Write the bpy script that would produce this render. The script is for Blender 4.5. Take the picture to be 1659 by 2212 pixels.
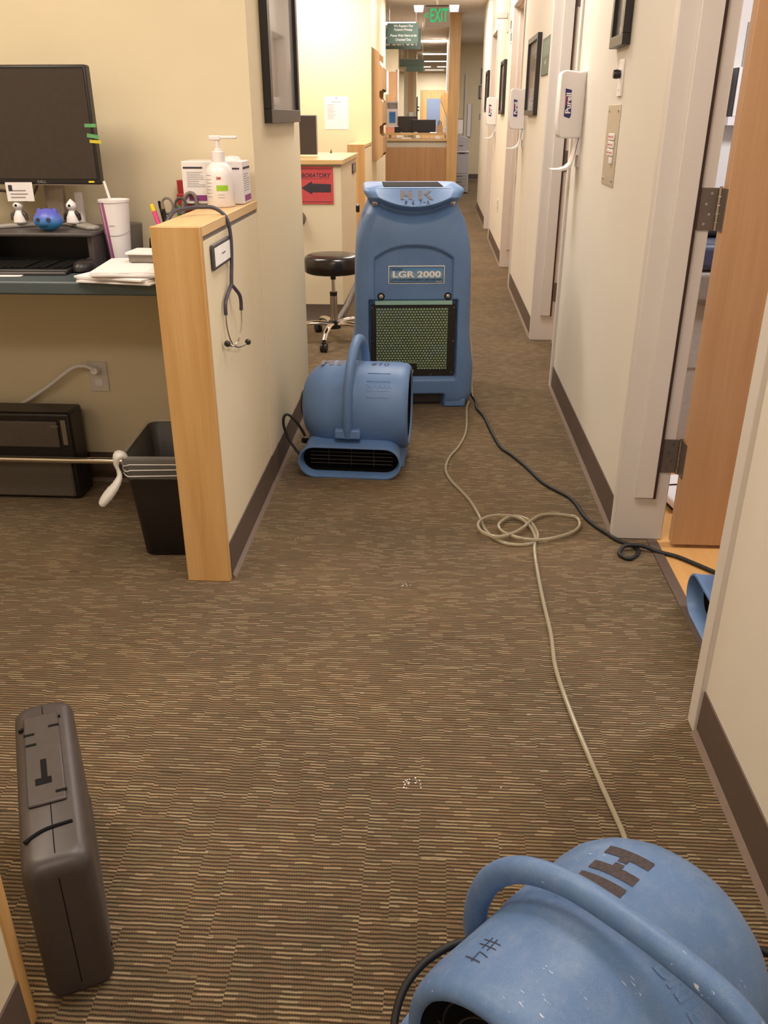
import bpy, bmesh, math, random
from mathutils import Vector, Matrix
R = math.radians
S = bpy.context.scene
for o in list(bpy.data.objects): bpy.data.objects.remove(o)

# ------------------------------------------------------------------ camera, world, exposure
CAM_H = 1.30
cd = bpy.data.cameras.new('camera'); cam = bpy.data.objects.new('camera', cd)
S.collection.objects.link(cam); S.camera = cam
cd.sensor_fit = 'VERTICAL'; cd.sensor_height = 24.0; cd.lens = 1837.0/2212.0*24.0
cd.clip_start = 0.02; cd.clip_end = 100
p_, y_ = R(25.0), R(3.2)
f_ = Vector((-math.sin(y_)*math.cos(p_), math.cos(y_)*math.cos(p_), -math.sin(p_)))
r_ = Vector((math.cos(y_), math.sin(y_), 0)); u_ = r_.cross(f_)
cam.matrix_world = Matrix(((r_.x, u_.x, -f_.x, 0), (r_.y, u_.y, -f_.y, 0), (r_.z, u_.z, -f_.z, CAM_H), (0, 0, 0, 1)))
w = bpy.data.worlds.new('world'); S.world = w; w.use_nodes = True
w.node_tree.nodes['Background'].inputs[0].default_value = (1.0, 0.86, 0.70, 1)
w.node_tree.nodes['Background'].inputs[1].default_value = 0.12
S.view_settings.view_transform = 'Standard'; S.view_settings.look = 'None'
S.view_settings.exposure = 0.54; S.view_settings.gamma = 1.0; S.view_settings.use_curve_mapping = False

CEIL = 2.67
# ceiling troffers: (x, y, length along x, width along y, watts, colour)
NEUT = (1.0, 0.92, 0.845); WARM = (1.0, 0.83, 0.62); COOL = (0.95, 0.95, 1.0)
LAMPS = [
 (0.0, -1.2, 0.6, 0.6, 14, NEUT), (0.02, 1.6, 0.6, 0.6, 15, NEUT), (0.02, 4.6, 0.6, 0.6, 24, NEUT), (-0.02, 8.0, 0.6, 0.6, 24, NEUT), (-0.02, 10.4, 0.6, 0.6, 14, NEUT), (-0.02, 12.5, 0.6, 0.5, 24, NEUT),  # last of these is added out of view to brighten the maple column
 (-1.75, 1.7, 1.2, 0.6, 21, WARM), (-1.9, 5.4, 1.2, 0.6, 30, NEUT), (-1.25, 9.35, 0.6, 0.6, 36, WARM), (-2.2, -1.0, 1.2, 0.6, 8, WARM),
 (-0.62, 15.9, 0.5, 0.5, 34, NEUT), (-0.1, 19.6, 0.56, 0.5, 50, NEUT), (-0.08, 23.6, 0.6, 0.5, 40, NEUT),
 (-0.07, 26.7, 0.6, 0.5, 26, NEUT), (-0.34, 29.6, 0.25, 0.5, 14, NEUT), (0.12, 29.6, 0.25, 0.5, 14, NEUT), (-0.1, 31.6, 0.6, 0.4, 64, NEUT),
 (2.0, 2.6, 1.2, 0.6, 46, COOL), (2.0, 6.4, 1.2, 0.6, 14, COOL), (1.6, 18.2, 0.6, 0.6, 22, NEUT), (1.6, 15.0, 0.6, 0.6, 24, NEUT)]

# ------------------------------------------------------------------ helpers
def srgb(*c):
    return tuple(((v/255.0)/12.92 if v/255.0 <= 0.04045 else ((v/255.0+0.055)/1.055)**2.4) for v in c) + (1.0,)

class NT:
    """small node-graph helper"""
    def __init__(s, name):
        s.m = bpy.data.materials.new(name); s.m.use_nodes = True; s.t = s.m.node_tree
        s.b = s.t.nodes['Principled BSDF']; s._tc = None
    def n(s, k, **kw):
        x = s.t.nodes.new(k)
        for a, v in kw.items(): setattr(x, a, v)
        return x
    def l(s, a, b): s.t.links.new(a, b)
    def tc(s):
        if not s._tc: s._tc = s.n('ShaderNodeTexCoord')
        return s._tc.outputs['Object']
    def math(s, op, a, b=None, c=None):
        x = s.n('ShaderNodeMath', operation=op)
        for i, v in enumerate((a, b, c)):
            if v is None: continue
            if isinstance(v, (int, float)): x.inputs[i].default_value = v
            else: s.l(v, x.inputs[i])
        return x.outputs[0]
    def xyz(s, v):
        x = s.n('ShaderNodeSeparateXYZ'); s.l(v, x.inputs[0]); return x.outputs
    def comb(s, *v):
        x = s.n('ShaderNodeCombineXYZ')
        for i, q in enumerate(v):
            if isinstance(q, (int, float)): x.inputs[i].default_value = q
            else: s.l(q, x.inputs[i])
        return x.outputs[0]
    def white(s, v):
        x = s.n('ShaderNodeTexWhiteNoise', noise_dimensions='3D'); s.l(v, x.inputs['Vector']); return x.outputs['Value']
    def noise(s, scale, detail=2.0, vec=None, rough=0.5):
        x = s.n('ShaderNodeTexNoise'); x.inputs['Scale'].default_value = scale; x.inputs['Detail'].default_value = detail
        x.inputs['Roughness'].default_value = rough
        s.l(vec if vec is not None else s.tc(), x.inputs['Vector']); return x.outputs['Fac']
    def ramp(s, fac, stops, mode='LINEAR'):
        x = s.n('ShaderNodeValToRGB'); x.color_ramp.interpolation = mode
        e = x.color_ramp.elements
        while len(e) < len(stops): e.new(0.5)
        for i, (p, c) in enumerate(stops): e[i].position = p; e[i].color = c
        s.l(fac, x.inputs[0]); return x.outputs[0]
    def mix(s, fac, a, b, mode='MIX'):
        x = s.n('ShaderNodeMix', data_type='RGBA', blend_type=mode)
        for i, v in ((0, fac), (6, a), (7, b)):
            if isinstance(v, (int, float, tuple)): x.inputs[i].default_value = v
            else: s.l(v, x.inputs[i])
        return x.outputs[2]
    def col(s, c):
        if isinstance(c, tuple): s.b.inputs['Base Color'].default_value = c
        else: s.l(c, s.b.inputs['Base Color'])
    def set(s, **kw):
        for k, v in kw.items(): s.b.inputs[k.replace('_', ' ')].default_value = v
        return s
    def bump(s, h, strength=0.2, dist=0.001):
        x = s.n('ShaderNodeBump'); x.inputs['Strength'].default_value = strength; x.inputs['Distance'].default_value = dist
        s.l(h, x.inputs['Height']); s.l(x.outputs[0], s.b.inputs['Normal'])

M = {}
def plain(name, c, rough=0.5, metal=0.0, var=0.06, scale=60.0, **kw):
    t = NT(name)
    c1 = tuple(min(1, v*(1-var)) for v in c[:3]) + (1,); c2 = tuple(min(1, v*(1+var)) for v in c[:3]) + (1,)
    t.col(t.ramp(t.noise(scale, 3.0), [(0.3, c1), (0.7, c2)]))
    t.set(Roughness=rough, Metallic=metal, **kw); M[name] = t.m; return t
def emit(name, c, s):
    t = NT(name); t.col((0, 0, 0, 1)); t.b.inputs['Emission Color'].default_value = c; t.b.inputs['Emission Strength'].default_value = s; M[name] = t.m
def wood(name, ca, cb, cc, axis='z', rough=0.42, scale=1.0):
    t = NT(name); x = t.xyz(t.tc())
    k = {'x': (1.2, 22, 22), 'y': (22, 1.2, 22), 'z': (22, 22, 1.2)}[axis]
    v = t.comb(*[t.math('MULTIPLY', x[i], k[i]*scale) for i in range(3)])
    n1 = t.noise(1.0, 6.0, v, 0.6)
    k2 = {'x': (5, 260, 260), 'y': (260, 5, 260), 'z': (260, 260, 5)}[axis]
    v2 = t.comb(*[t.math('MULTIPLY', x[i], k2[i]*scale) for i in range(3)])
    n2 = t.noise(1.0, 2.0, v2)
    f = t.math('ADD', t.math('MULTIPLY', n1, 0.78), t.math('MULTIPLY', n2, 0.22))
    t.col(t.ramp(f, [(0.32, ca), (0.5, cb), (0.68, cc)]))
    t.set(Roughness=rough); t.bump(n2, 0.06, 0.0005); M[name] = t.m
def paint(name, c, rough=0.62):
    t = plain(name, c, rough, var=0.02, scale=3.0); t.bump(t.noise(420.0, 2.0), 0.12, 0.0006)

paint('wall_cream', srgb(224, 209, 178)); paint('wall_cream_light', srgb(226, 217, 203)); paint('trim_white', srgb(216, 207, 198), 0.42)
paint('ceiling_tile', srgb(226, 216, 206), 0.9); paint('exit_panel', srgb(150, 140, 131), 0.7)
paint('wall_cool', srgb(222, 220, 218))
wood('maple', srgb(192, 146, 88), srgb(206, 162, 104), srgb(216, 175, 120))
wood('maple_x', srgb(206, 166, 112), srgb(218, 180, 126), srgb(226, 190, 138), 'x')
wood('maple_y', srgb(206, 166, 112), srgb(218, 180, 126), srgb(226, 190, 138), 'y')
wood('door_wood', srgb(184, 140, 98), srgb(194, 150, 108), srgb(201, 158, 116), 'z')
wood('panel_wood', srgb(178, 130, 86), srgb(190, 142, 96), srgb(198, 152, 106), 'z')
wood('rack_wood', srgb(158, 124, 86), srgb(170, 136, 96), srgb(178, 144, 104), 'z')
wood('vinyl_floor', srgb(188, 138, 80), srgb(204, 154, 94), srgb(214, 166, 104), 'y', 0.35, 0.5)
plain('baseboard', srgb(92, 76, 66), 0.55); plain('baseboard_toe', srgb(124, 106, 95), 0.5)
plain('laminate', srgb(78, 88, 92), 0.32, scale=300); plain('reveal_metal', srgb(150, 138, 128), 0.35, 0.6)
plain('black_plastic', srgb(34, 30, 30), 0.38); plain('black_matte', srgb(18, 16, 16), 0.8, **{'Specular_IOR_Level': 0.15}); plain('screen', srgb(62, 54, 50), 0.25)
plain('charcoal', srgb(74, 68, 68), 0.45); plain('case_black', srgb(66, 58, 56), 0.42); plain('grey_panel', srgb(92, 84, 78), 0.5); plain('white_plastic', srgb(236, 230, 230), 0.3, var=0.01)
plain('paper', srgb(238, 232, 232), 0.8, var=0.01); plain('print_grey', srgb(140, 134, 136), 0.8); plain('print_dark', srgb(60, 52, 58), 0.8)
plain('purple_print', srgb(140, 60, 130), 0.6); plain('green_print', srgb(150, 200, 50), 0.6)
plain('steel', srgb(190, 180, 172), 0.22, 1.0); plain('chrome', srgb(235, 230, 224), 0.08, 1.0, var=0.01); plain('hinge_metal', srgb(124, 110, 100), 0.42, 0.55)
plain('intercom_metal', srgb(196, 184, 166), 0.4, 0.35)
plain('rubber', srgb(24, 22, 22), 0.6); plain('tube_grey', srgb(66, 60, 72), 0.4); plain('seal', srgb(58, 38, 26), 0.8)
plain('red_paper', srgb(200, 76, 78), 0.75); plain('dark_green', srgb(74, 96, 88), 0.5); plain('slate_green', srgb(100, 122, 116), 0.5); plain('fascia', srgb(206, 194, 174), 0.5)
plain('white_letter', srgb(244, 240, 236), 0.6); plain('ink', srgb(48, 52, 74), 0.7); plain('stencil', srgb(66, 56, 58), 0.8, var=0.3, scale=180)
plain('stencil_faded', srgb(128, 120, 120), 0.8, var=0.2, scale=120)
plain('pink', srgb(240, 90, 150), 0.4); plain('yellow', srgb(236, 210, 40), 0.5); plain('green_note', srgb(96, 160, 100), 0.7); plain('yellow_note', srgb(206, 190, 50), 0.7)
plain('red_plastic', srgb(170, 46, 50), 0.4); plain('orange_box', srgb(244, 172, 138), 0.6); plain('teal_strip', srgb(150, 190, 178), 0.5)
plain('vinyl_black', srgb(34, 28, 26), 0.22, var=0.1); plain('navy', srgb(56, 62, 84), 0.4); plain('mid_grey', srgb(126, 116, 108), 0.5); plain('light_grey', srgb(160, 154, 148), 0.5)
plain('printer_grey', srgb(176, 170, 178), 0.5); plain('brochure_blue', srgb(60, 130, 200), 0.5); plain('skin_cup', srgb(232, 226, 230), 0.35)
plain('photo_grey', srgb(150, 142, 138), 0.3, var=0.35, scale=9); plain('photo_tan', srgb(176, 150, 128), 0.3, var=0.25, scale=9); plain('blue_glass', srgb(130, 146, 176), 0.2)
plain('logo_blue', srgb(44, 38, 110), 0.5); plain('logo_red', srgb(200, 60, 90), 0.5)
emit('diffuser', (1.0, 0.95, 0.86, 1), 3.0); emit('exit_green', (0.0, 0.42, 0.13, 1), 0.85); emit('bug_lamp', (1.0, 0.95, 0.88, 1), 1.0)

def blue(name, hi, lo, dust=0.0):
    t = NT(name); n = t.noise(7.0, 4.0); sp = t.noise(900.0, 1.0); sc = t.noise(38.0, 5.0, rough=0.7)
    c = t.ramp(n, [(0.3, lo), (0.7, hi)])
    c = t.mix(t.math('MULTIPLY', t.math('GREATER_THAN', sp, 0.60), 0.10), c, (0.5, 0.6, 0.75, 1))
    if dust:
        c = t.mix(t.math('MULTIPLY', t.math('SUBTRACT', sc, 0.45), dust), c, srgb(176, 182, 198))
        X_ = t.xyz(t.tc()); st = t.noise(1.0, 3.0, t.comb(t.math('MULTIPLY', X_[0], 420.0), t.math('MULTIPLY', X_[1], 60.0), t.math('MULTIPLY', X_[2], 90.0)))
        c = t.mix(t.math('MULTIPLY', t.math('MULTIPLY', t.math('GREATER_THAN', st, 0.70), t.math('GREATER_THAN', t.noise(11.0, 2.0), 0.58)), 0.7), c, srgb(232, 234, 240))
    t.col(c); t.set(Roughness=0.47); t.bump(sp, 0.08, 0.0006); M[name] = t.m
blue('blue_plastic', srgb(101, 134, 180), srgb(91, 123, 170)); blue('blue_worn', srgb(94, 126, 170), srgb(84, 115, 160), 0.6)

# glass / clear things
t = NT('clear_tube'); t.col(srgb(206, 194, 166)); t.set(Roughness=0.12, IOR=1.4, Transmission_Weight=0.6); M['clear_tube'] = t.m
t = NT('film'); t.col(srgb(235, 232, 230)); t.set(Roughness=0.25, Alpha=0.13); M['film'] = t.m
t = NT('film_dense'); t.col(srgb(240, 236, 232)); t.set(Roughness=0.3, Alpha=0.62); M['film_dense'] = t.m
t = NT('frame_glass'); t.col((1, 1, 1, 1)); t.set(Roughness=0.03, Alpha=0.10); t.b.inputs['Specular IOR Level'].default_value = 1.0; M['frame_glass'] = t.m
# blue-to-cyan figurine (two-tone squeeze toy)
t = NT('toy_blue'); z = t.xyz(t.tc())[2]; t.col(t.ramp(t.math('MULTIPLY', z, 16.0), [(0.30, srgb(60, 140, 206)), (0.85, srgb(92, 96, 198))])); t.set(Roughness=0.4); M['toy_blue'] = t.m
# cup artwork: coloured swooshes on one side
t = NT('cup_art'); x = t.xyz(t.tc()); ang = t.math('ARCTAN2', x[1], x[0])
v = t.math('ADD', ang, t.math('MULTIPLY', x[2], 1.2))
t.col(t.ramp(t.math('DIVIDE', t.math('ADD', v, 3.1416), 6.2832), [(0.0, srgb(236, 230, 232)), (0.07, srgb(120, 96, 150)), (0.12, srgb(190, 90, 130)), (0.155, srgb(226, 214, 220)), (0.17, srgb(150, 100, 160)), (0.20, srgb(176, 90, 120)), (0.215, srgb(236, 230, 232))], 'CONSTANT'))
t.set(Roughness=0.35); M['cup_art'] = t.m
# carpet: loop rows across the corridor, short light dashes, half-step blocks
t = NT('carpet'); X = t.xyz(t.tc()); x, y = X[0], X[1]
P = 0.0088
colw = 0.052
col = t.math('FLOOR', t.math('DIVIDE', x, colw))
hc = t.white(t.comb(col, 3.3, 0.0))
blk = t.math('FLOOR', t.math('ADD', t.math('DIVIDE', y, 0.13), t.math('MULTIPLY', hc, 7.0)))
ph = t.math('MULTIPLY', t.math('GREATER_THAN', t.white(t.comb(col, blk, 9.1)), 0.70), 0.36)
wob = t.math('MULTIPLY', t.math('SUBTRACT', t.noise(30.0, 2.0), 0.5), 0.5)
rc = t.math('ADD', t.math('ADD', t.math('DIVIDE', y, P), ph), wob)
row = t.math('FLOOR', rc); fr = t.math('FRACT', rc)
prof = t.math('SINE', t.math('MULTIPLY', fr, math.pi))            # 0..1 ridge
loop = t.math('SINE', t.math('ADD', t.math('MULTIPLY', x, 2*math.pi/0.0046), t.math('MULTIPLY', row, 2.1)))
dash = t.math('FLOOR', t.math('ADD', t.math('DIVIDE', x, 0.034), t.math('MULTIPLY', t.white(t.comb(row, 1.7, 0)), 11.0)))
hd = t.white(t.comb(row, dash, 0.0)); hd2 = t.white(t.comb(dash, row, 5.5))
fib = t.noise(900.0, 2.0)
streak = t.noise(1.0, 3.0, t.comb(t.math('MULTIPLY', x, 16.0), t.math('MULTIPLY', y, 70.0), 0.0))
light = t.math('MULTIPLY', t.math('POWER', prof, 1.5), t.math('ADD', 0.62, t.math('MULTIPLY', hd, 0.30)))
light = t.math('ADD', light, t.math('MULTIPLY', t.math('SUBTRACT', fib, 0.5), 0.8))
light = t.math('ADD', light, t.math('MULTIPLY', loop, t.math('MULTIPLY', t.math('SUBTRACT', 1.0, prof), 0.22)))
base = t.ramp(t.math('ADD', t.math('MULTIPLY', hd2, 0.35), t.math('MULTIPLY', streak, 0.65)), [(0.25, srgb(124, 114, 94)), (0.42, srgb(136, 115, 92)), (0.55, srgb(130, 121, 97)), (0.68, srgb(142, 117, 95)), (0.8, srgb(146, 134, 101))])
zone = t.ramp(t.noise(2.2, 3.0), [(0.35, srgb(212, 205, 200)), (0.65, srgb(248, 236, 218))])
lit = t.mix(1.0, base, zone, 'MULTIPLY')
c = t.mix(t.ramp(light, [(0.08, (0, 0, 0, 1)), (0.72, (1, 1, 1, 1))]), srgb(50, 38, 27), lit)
hi = t.math('MULTIPLY', t.math('GREATER_THAN', hd, 0.76), t.ramp(prof, [(0.82, (0, 0, 0, 1)), (1.0, (1, 1, 1, 1))]))
c = t.mix(t.math('MULTIPLY', t.math('MULTIPLY', hi, t.math('MULTIPLY', fib, 1.6)), 0.42), c, srgb(204, 184, 146))
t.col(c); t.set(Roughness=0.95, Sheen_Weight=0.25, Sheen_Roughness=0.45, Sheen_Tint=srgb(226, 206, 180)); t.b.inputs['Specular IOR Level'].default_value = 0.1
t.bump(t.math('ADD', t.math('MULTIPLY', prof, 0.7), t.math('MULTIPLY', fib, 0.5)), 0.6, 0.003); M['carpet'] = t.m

class MB:
    """collects shapes into ONE mesh"""
    def __init__(s): s.v = []; s.f = []
    def add(s, vs, fs):
        n = len(s.v); s.v += [tuple(v) for v in vs]; s.f += [tuple(i+n for i in f) for f in fs]; return s
    def box(s, x0, y0, z0, x1, y1, z1, rot=None, at=(0, 0, 0)):
        vs = [Vector((x, y, z)) for z in (z0, z1) for y in (y0, y1) for x in (x0, x1)]
        if rot is not None: vs = [rot @ v + Vector(at) for v in vs]
        return s.add(vs, [(0, 2, 3, 1), (4, 5, 7, 6), (0, 1, 5, 4), (2, 6, 7, 3), (0, 4, 6, 2), (1, 3, 7, 5)])
    def rings(s, rings, cap0=True, cap1=True, closed=False):
        n = len(rings[0]); fs = []
        m = len(rings)
        for i in range(m if closed else m-1):
            for j in range(n):
                a = i*n+j; b = i*n+(j+1) % n; c = ((i+1) % m)*n+(j+1) % n; d = ((i+1) % m)*n+j
                fs.append((a, b, c, d))
        if cap0 and not closed: fs.append(tuple(range(n-1, -1, -1)))
        if cap1 and not closed: fs.append(tuple(range((m-1)*n, m*n)))
        return s.add([v for r in rings for v in r], fs)
    def tube(s, path, r, seg=10, closed=False, flat=None):
        P_ = [Vector(p) for p in path]; rings = []; n = len(P_)
        rr = r if isinstance(r, (list, tuple)) else [r]*n
        up = None
        for i, p in enumerate(P_):
            d = (P_[(i+1) % n]-P_[i-1]) if closed else (P_[min(i+1, n-1)]-P_[max(i-1, 0)])
            d.normalize()
            if up is None:
                up = Vector((0, 0, 1)) if abs(d.z) < 0.9 else Vector((1, 0, 0))
            a = d.cross(up)
            if a.length < 1e-5: a = d.orthogonal()
            a.normalize(); up = a.cross(d).normalized()
            fa, fb = flat if flat else (1, 1)
            rings.append([p + a*math.cos(2*math.pi*k/seg)*rr[i]*fa + up*math.sin(2*math.pi*k/seg)*rr[i]*fb for k in range(seg)])
        return s.rings(rings, closed=closed)
    def cyl(s, a, b, r, r2=None, seg=20): return s.tube([a, b], [r, r if r2 is None else r2], seg)
    def lathe(s, prof, seg=32, axis='z', at=(0, 0, 0)):
        rings = []
        for (h, r) in prof:
            ring = []
            for k in range(seg):
                c, q = math.cos(2*math.pi*k/seg)*r, math.sin(2*math.pi*k/seg)*r
                p = {'z': (c, q, h), 'x': (h, c, q), 'y': (q, h, c)}[axis]
                ring.append((p[0]+at[0], p[1]+at[1], p[2]+at[2]))
            rings.append(ring)
        return s.rings(rings)
    def prism(s, poly, a, b, axis='y'):
        f = {'y': lambda p, h: (p[0], h, p[1]), 'x': lambda p, h: (h, p[0], p[1]), 'z': lambda p, h: (p[0], p[1], h)}[axis]
        return s.rings([[f(p, a) for p in poly], [f(p, b) for p in poly]])
    def build(s, name, mat, parent=None, bevel=0.0, seg=2, smooth=True, angle=38, loc=None):
        me = bpy.data.meshes.new(name); me.from_pydata(s.v, [], s.f)
        bm = bmesh.new(); bm.from_mesh(me); bmesh.ops.recalc_face_normals(bm, faces=bm.faces); bm.to_mesh(me); bm.free()
        me.materials.append(M[mat])
        o = bpy.data.objects.new(name, me); S.collection.objects.link(o)
        if parent is not None: o.parent = parent
        if loc: o.location = loc
        if bevel:
            b = o.modifiers.new('bevel', 'BEVEL'); b.width = bevel; b.segments = seg; b.limit_method = 'ANGLE'; b.angle_limit = R(35)
        if smooth:
            me.shade_smooth(); me.set_sharp_from_angle(angle=R(angle))
        return o

def bx(name, mat, parent, x0, y0, z0, x1, y1, z1, bevel=0.0, seg=2):
    return MB().box(x0, y0, z0, x1, y1, z1).build(name, mat, parent, bevel, seg)
def tag(o, label=None, cat=None, group=None, kind=None):
    if label: o['label'] = label
    if cat: o['category'] = cat
    if group: o['group'] = group
    if kind: o['kind'] = kind
    return o
def thing(name, label, cat, loc=(0, 0, 0), rz=0.0, group=None, kind=None):
    o = bpy.data.objects.new(name, None); o.empty_display_size = 0.05; S.collection.objects.link(o)
    o.location = loc; o.rotation_euler = (0, 0, R(rz)); return tag(o, label, cat, group, kind)
def struct(name, mat, *boxes, bevel=0.0):
    m = MB()
    for b in boxes: m.box(*b)
    return tag(m.build(name, mat, None, bevel), kind='structure')
def copy_tree(o, parent=None):
    c = o.copy(); S.collection.objects.link(c); c.parent = parent
    for ch in [q for q in bpy.data.objects if q.parent == o]: copy_tree(ch, c)
    return c
def smooth_path(pts, n=6):
    P_ = [Vector(p) for p in pts]; out = []
    for i in range(len(P_)-1):
        a, b, c, d = P_[max(i-1, 0)], P_[i], P_[i+1], P_[min(i+2, len(P_)-1)]
        for k in range(n):
            u = k/n; out.append(0.5*((2*b)+(c-a)*u+(2*a-5*b+4*c-d)*u*u+(3*b-a-3*c+d)*u**3))
    out.append(P_[-1]); return out
def text(body, name, mat, parent, size, fn, extrude=0.0, bold=0.0, align='CENTER', sx=1.0, shear=0.0, sub=0):
    """writing as real mesh; fn maps (u, v, w) of the flat text to 3-D"""
    cu = bpy.data.curves.new('t', 'FONT'); cu.body = body; cu.size = size; cu.align_x = align; cu.align_y = 'CENTER'
    cu.offset = bold; cu.shear = shear; cu.extrude = extrude; cu.resolution_u = 3
    to = bpy.data.objects.new('t', cu); S.collection.objects.link(to)
    bpy.context.view_layer.update()
    me = bpy.data.meshes.new_from_object(to.evaluated_get(bpy.context.evaluated_depsgraph_get()))
    bpy.data.objects.remove(to); bpy.data.curves.remove(cu)
    if sub:
        bm = bmesh.new(); bm.from_mesh(me); bmesh.ops.subdivide_edges(bm, edges=[e for e in bm.edges if e.calc_length() > size*0.25], cuts=sub, use_grid_fill=False)
        bmesh.ops.triangulate(bm, faces=bm.faces); bm.to_mesh(me); bm.free()
    for v in me.vertices: v.co = fn(v.co.x*sx, v.co.y, v.co.z)
    me.materials.clear(); me.materials.append(M[mat]); me.name = name
    o = bpy.data.objects.new(name, me); S.collection.objects.link(o); o.parent = parent
    return o
def face_front(x, y, z): return lambda u, v, w: (x+u, y-w, z+v)          # reads from -Y
GLYPH = {'#': [[(.25, 0), (.40, 1)], [(.62, 0), (.77, 1)], [(.02, .34), (.95, .38)], [(.08, .64), (1.0, .70)]],
 '4': [[(.25, 1), (.05, .45), (.80, .50)], [(.70, .92), (.55, .0)]], '7': [[(.0, .9), (.75, .95), (.35, 0)]],
 '0': [[(.45, .98), (.12, .75), (.10, .3), (.45, .02), (.82, .25), (.85, .72), (.45, .98)]], '-': [[(.1, .5), (.85, .52)]], ' ': [],
 '6': [[(.70, .98), (.25, .65), (.12, .25), (.45, 0), (.75, .2), (.55, .42), (.2, .32)]], 'A': [[(.05, 0), (.45, 1), (.85, 0)], [(.2, .38), (.7, .38)]]}
def handwrite(s, parent, mat, h, fn, wd=.0022, adv=1.05, aspect=.72):
    """pen strokes as thin ribbons following a surface"""
    m = MB(); u0 = -len(s)*h*aspect*adv/2
    for ch in s:
        for st in GLYPH[ch]:
            P_ = []
            for (a, b), (c, d) in zip(st, st[1:]):
                for k in range(5): P_.append((a+(c-a)*k/5, b+(d-b)*k/5))
            P_.append(st[-1]); P_ = [(u0+p[0]*h*aspect, (p[1]-.5)*h) for p in P_]; L_ = []
            for i, p in enumerate(P_):
                q0, q1 = P_[max(i-1, 0)], P_[min(i+1, len(P_)-1)]; dx, dy = q1[0]-q0[0], q1[1]-q0[1]; l = math.hypot(dx, dy) or 1
                L_.append((fn(p[0]-dy/l*wd/2, p[1]+dx/l*wd/2, 0), fn(p[0]+dy/l*wd/2, p[1]-dx/l*wd/2, 0)))
            m.add([v for r in L_ for v in r], [(2*i, 2*i+1, 2*i+3, 2*i+2) for i in range(len(L_)-1)])
        u0 += h*aspect*adv
    return m.build('handwriting', mat, parent, smooth=False)
def lines(parent, name, mat, fn, u0, u1, v0, v1, n, h=0.4, seed=1):
    """rows of small print as one mesh"""
    rnd = random.Random(seed); m = MB(); dv = (v1-v0)/n
    for i in range(n):
        a = v0+dv*i; b = a+dv*h; e = u0+(u1-u0)*rnd.uniform(0.6, 1.0)
        m.add([fn(u0, a, 0), fn(e, a, 0), fn(e, b, 0), fn(u0, b, 0)], [(0, 1, 2, 3)])
    return m.build(name, mat, parent, smooth=False)

# ------------------------------------------------------------------ setting: floors, ceiling, walls
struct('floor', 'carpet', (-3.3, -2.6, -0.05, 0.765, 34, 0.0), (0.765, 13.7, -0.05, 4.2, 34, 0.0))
struct('floor.001', 'vinyl_floor', (0.765, -0.6, -0.05, 4.2, 13.7, -0.001))
struct('ceiling', 'ceiling_tile', (-3.3, -2.6, CEIL, 4.2, 34, CEIL+0.08))
wr = MB()
OPEN = [(1.66, 2.615), (4.42, 5.43), (7.30, 8.32), (10.38, 11.31)]
e = -2.6
for a, b in OPEN:
    wr.box(0.64, e, 0, 0.78, a-0.05, CEIL); wr.box(0.64, a-0.05, 2.18, 0.78, b+0.05, CEIL); e = b+0.05
wr.box(0.64, e, 0, 0.78, 13.7, CEIL)
tag(wr.build('wall_right', 'wall_cream_light'), kind='structure')
struct('wall_right.001', 'wall_cool', (0.78, 4.35, 0, 4.2, 4.41, CEIL), (0.78, -0.6, 0, 4.2, -0.54, CEIL), (0.78, 7.0, 0, 4.2, 7.1, CEIL), (4.14, -0.54, 0, 4.2, 13.6, CEIL), (0.78, 13.6, 0, 4.2, 13.7, CEIL))
struct('wall_left', 'wall_cream', (-0.72, 3.14, 0, -0.60, 4.07, CEIL))
struct('wall_back_alcove', 'wall_cream', (-3.2, 3.02, 0, -0.60, 3.14, CEIL))
struct('wall_left.001', 'wall_cream', (-3.3, -2.6, 0, -3.2, 34, CEIL))
struct('wall_left.002', 'wall_cream', (-3.2, 10.1, 0, -0.70, 10.22, CEIL), (-0.82, 10.22, 0, -0.70, 12.9, CEIL))
struct('wall_rear', 'wall_cream', (-3.2, -2.6, 0, 0.64, -2.5, CEIL))
struct('wall_far', 'wall_cream', (0.36, 20.45, 0, 4.2, 20.6, CEIL))
struct('wall_far.001', 'wall_cream', (-3.2, 21.0, 0, -0.86, 21.15, CEIL), (-3.2, 33.0, 0, 4.2, 33.1, CEIL), (-0.80, 23.0, 0, -0.50, 23.2, CEIL))
struct('wall_centre', 'wall_cream_light', (0.19, 14.62, 0, 0.31, 20.45, CEIL))
struct('wall_right.002', 'wall_cream', (4.14, 13.7, 0, 4.2, 34, CEIL))

# half walls with a maple end board and cap
def half_wall(name, x0, x1, y0, y1, facing=-1):
    t = 0.025
    if facing < 0: ya, yb, ea, eb = y0+t, y1, y0, y0+t
    else: ya, yb, ea, eb = y0, y1-t, y1-t, y1
    w_ = struct(name, 'wall_cream', (x0+0.002, ya, 0, x1-0.002, yb, 1.0))
    bx('reveal_strip', 'reveal_metal', w_, x0+0.006, ya, 1.0, x1-0.006, yb, 1.014)
    bx('top_cap', 'maple_y', w_, x0-0.001, ya, 1.014, x1+0.001, yb, 1.040, 0.0015)
    bx('end_board', 'maple', w_, x0-0.003, ea, 0, x1+0.001, eb, 1.041, 0.002)
    return w_
half_wall('wall_partition', -0.727, -0.600, 2.25, 3.02)
half_wall('wall_partition.001', -0.727, -0.600, -1.6, 0.855, 1)
half_wall('wall_partition.002', -0.87, -0.70, 9.10, 10.1)

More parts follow.
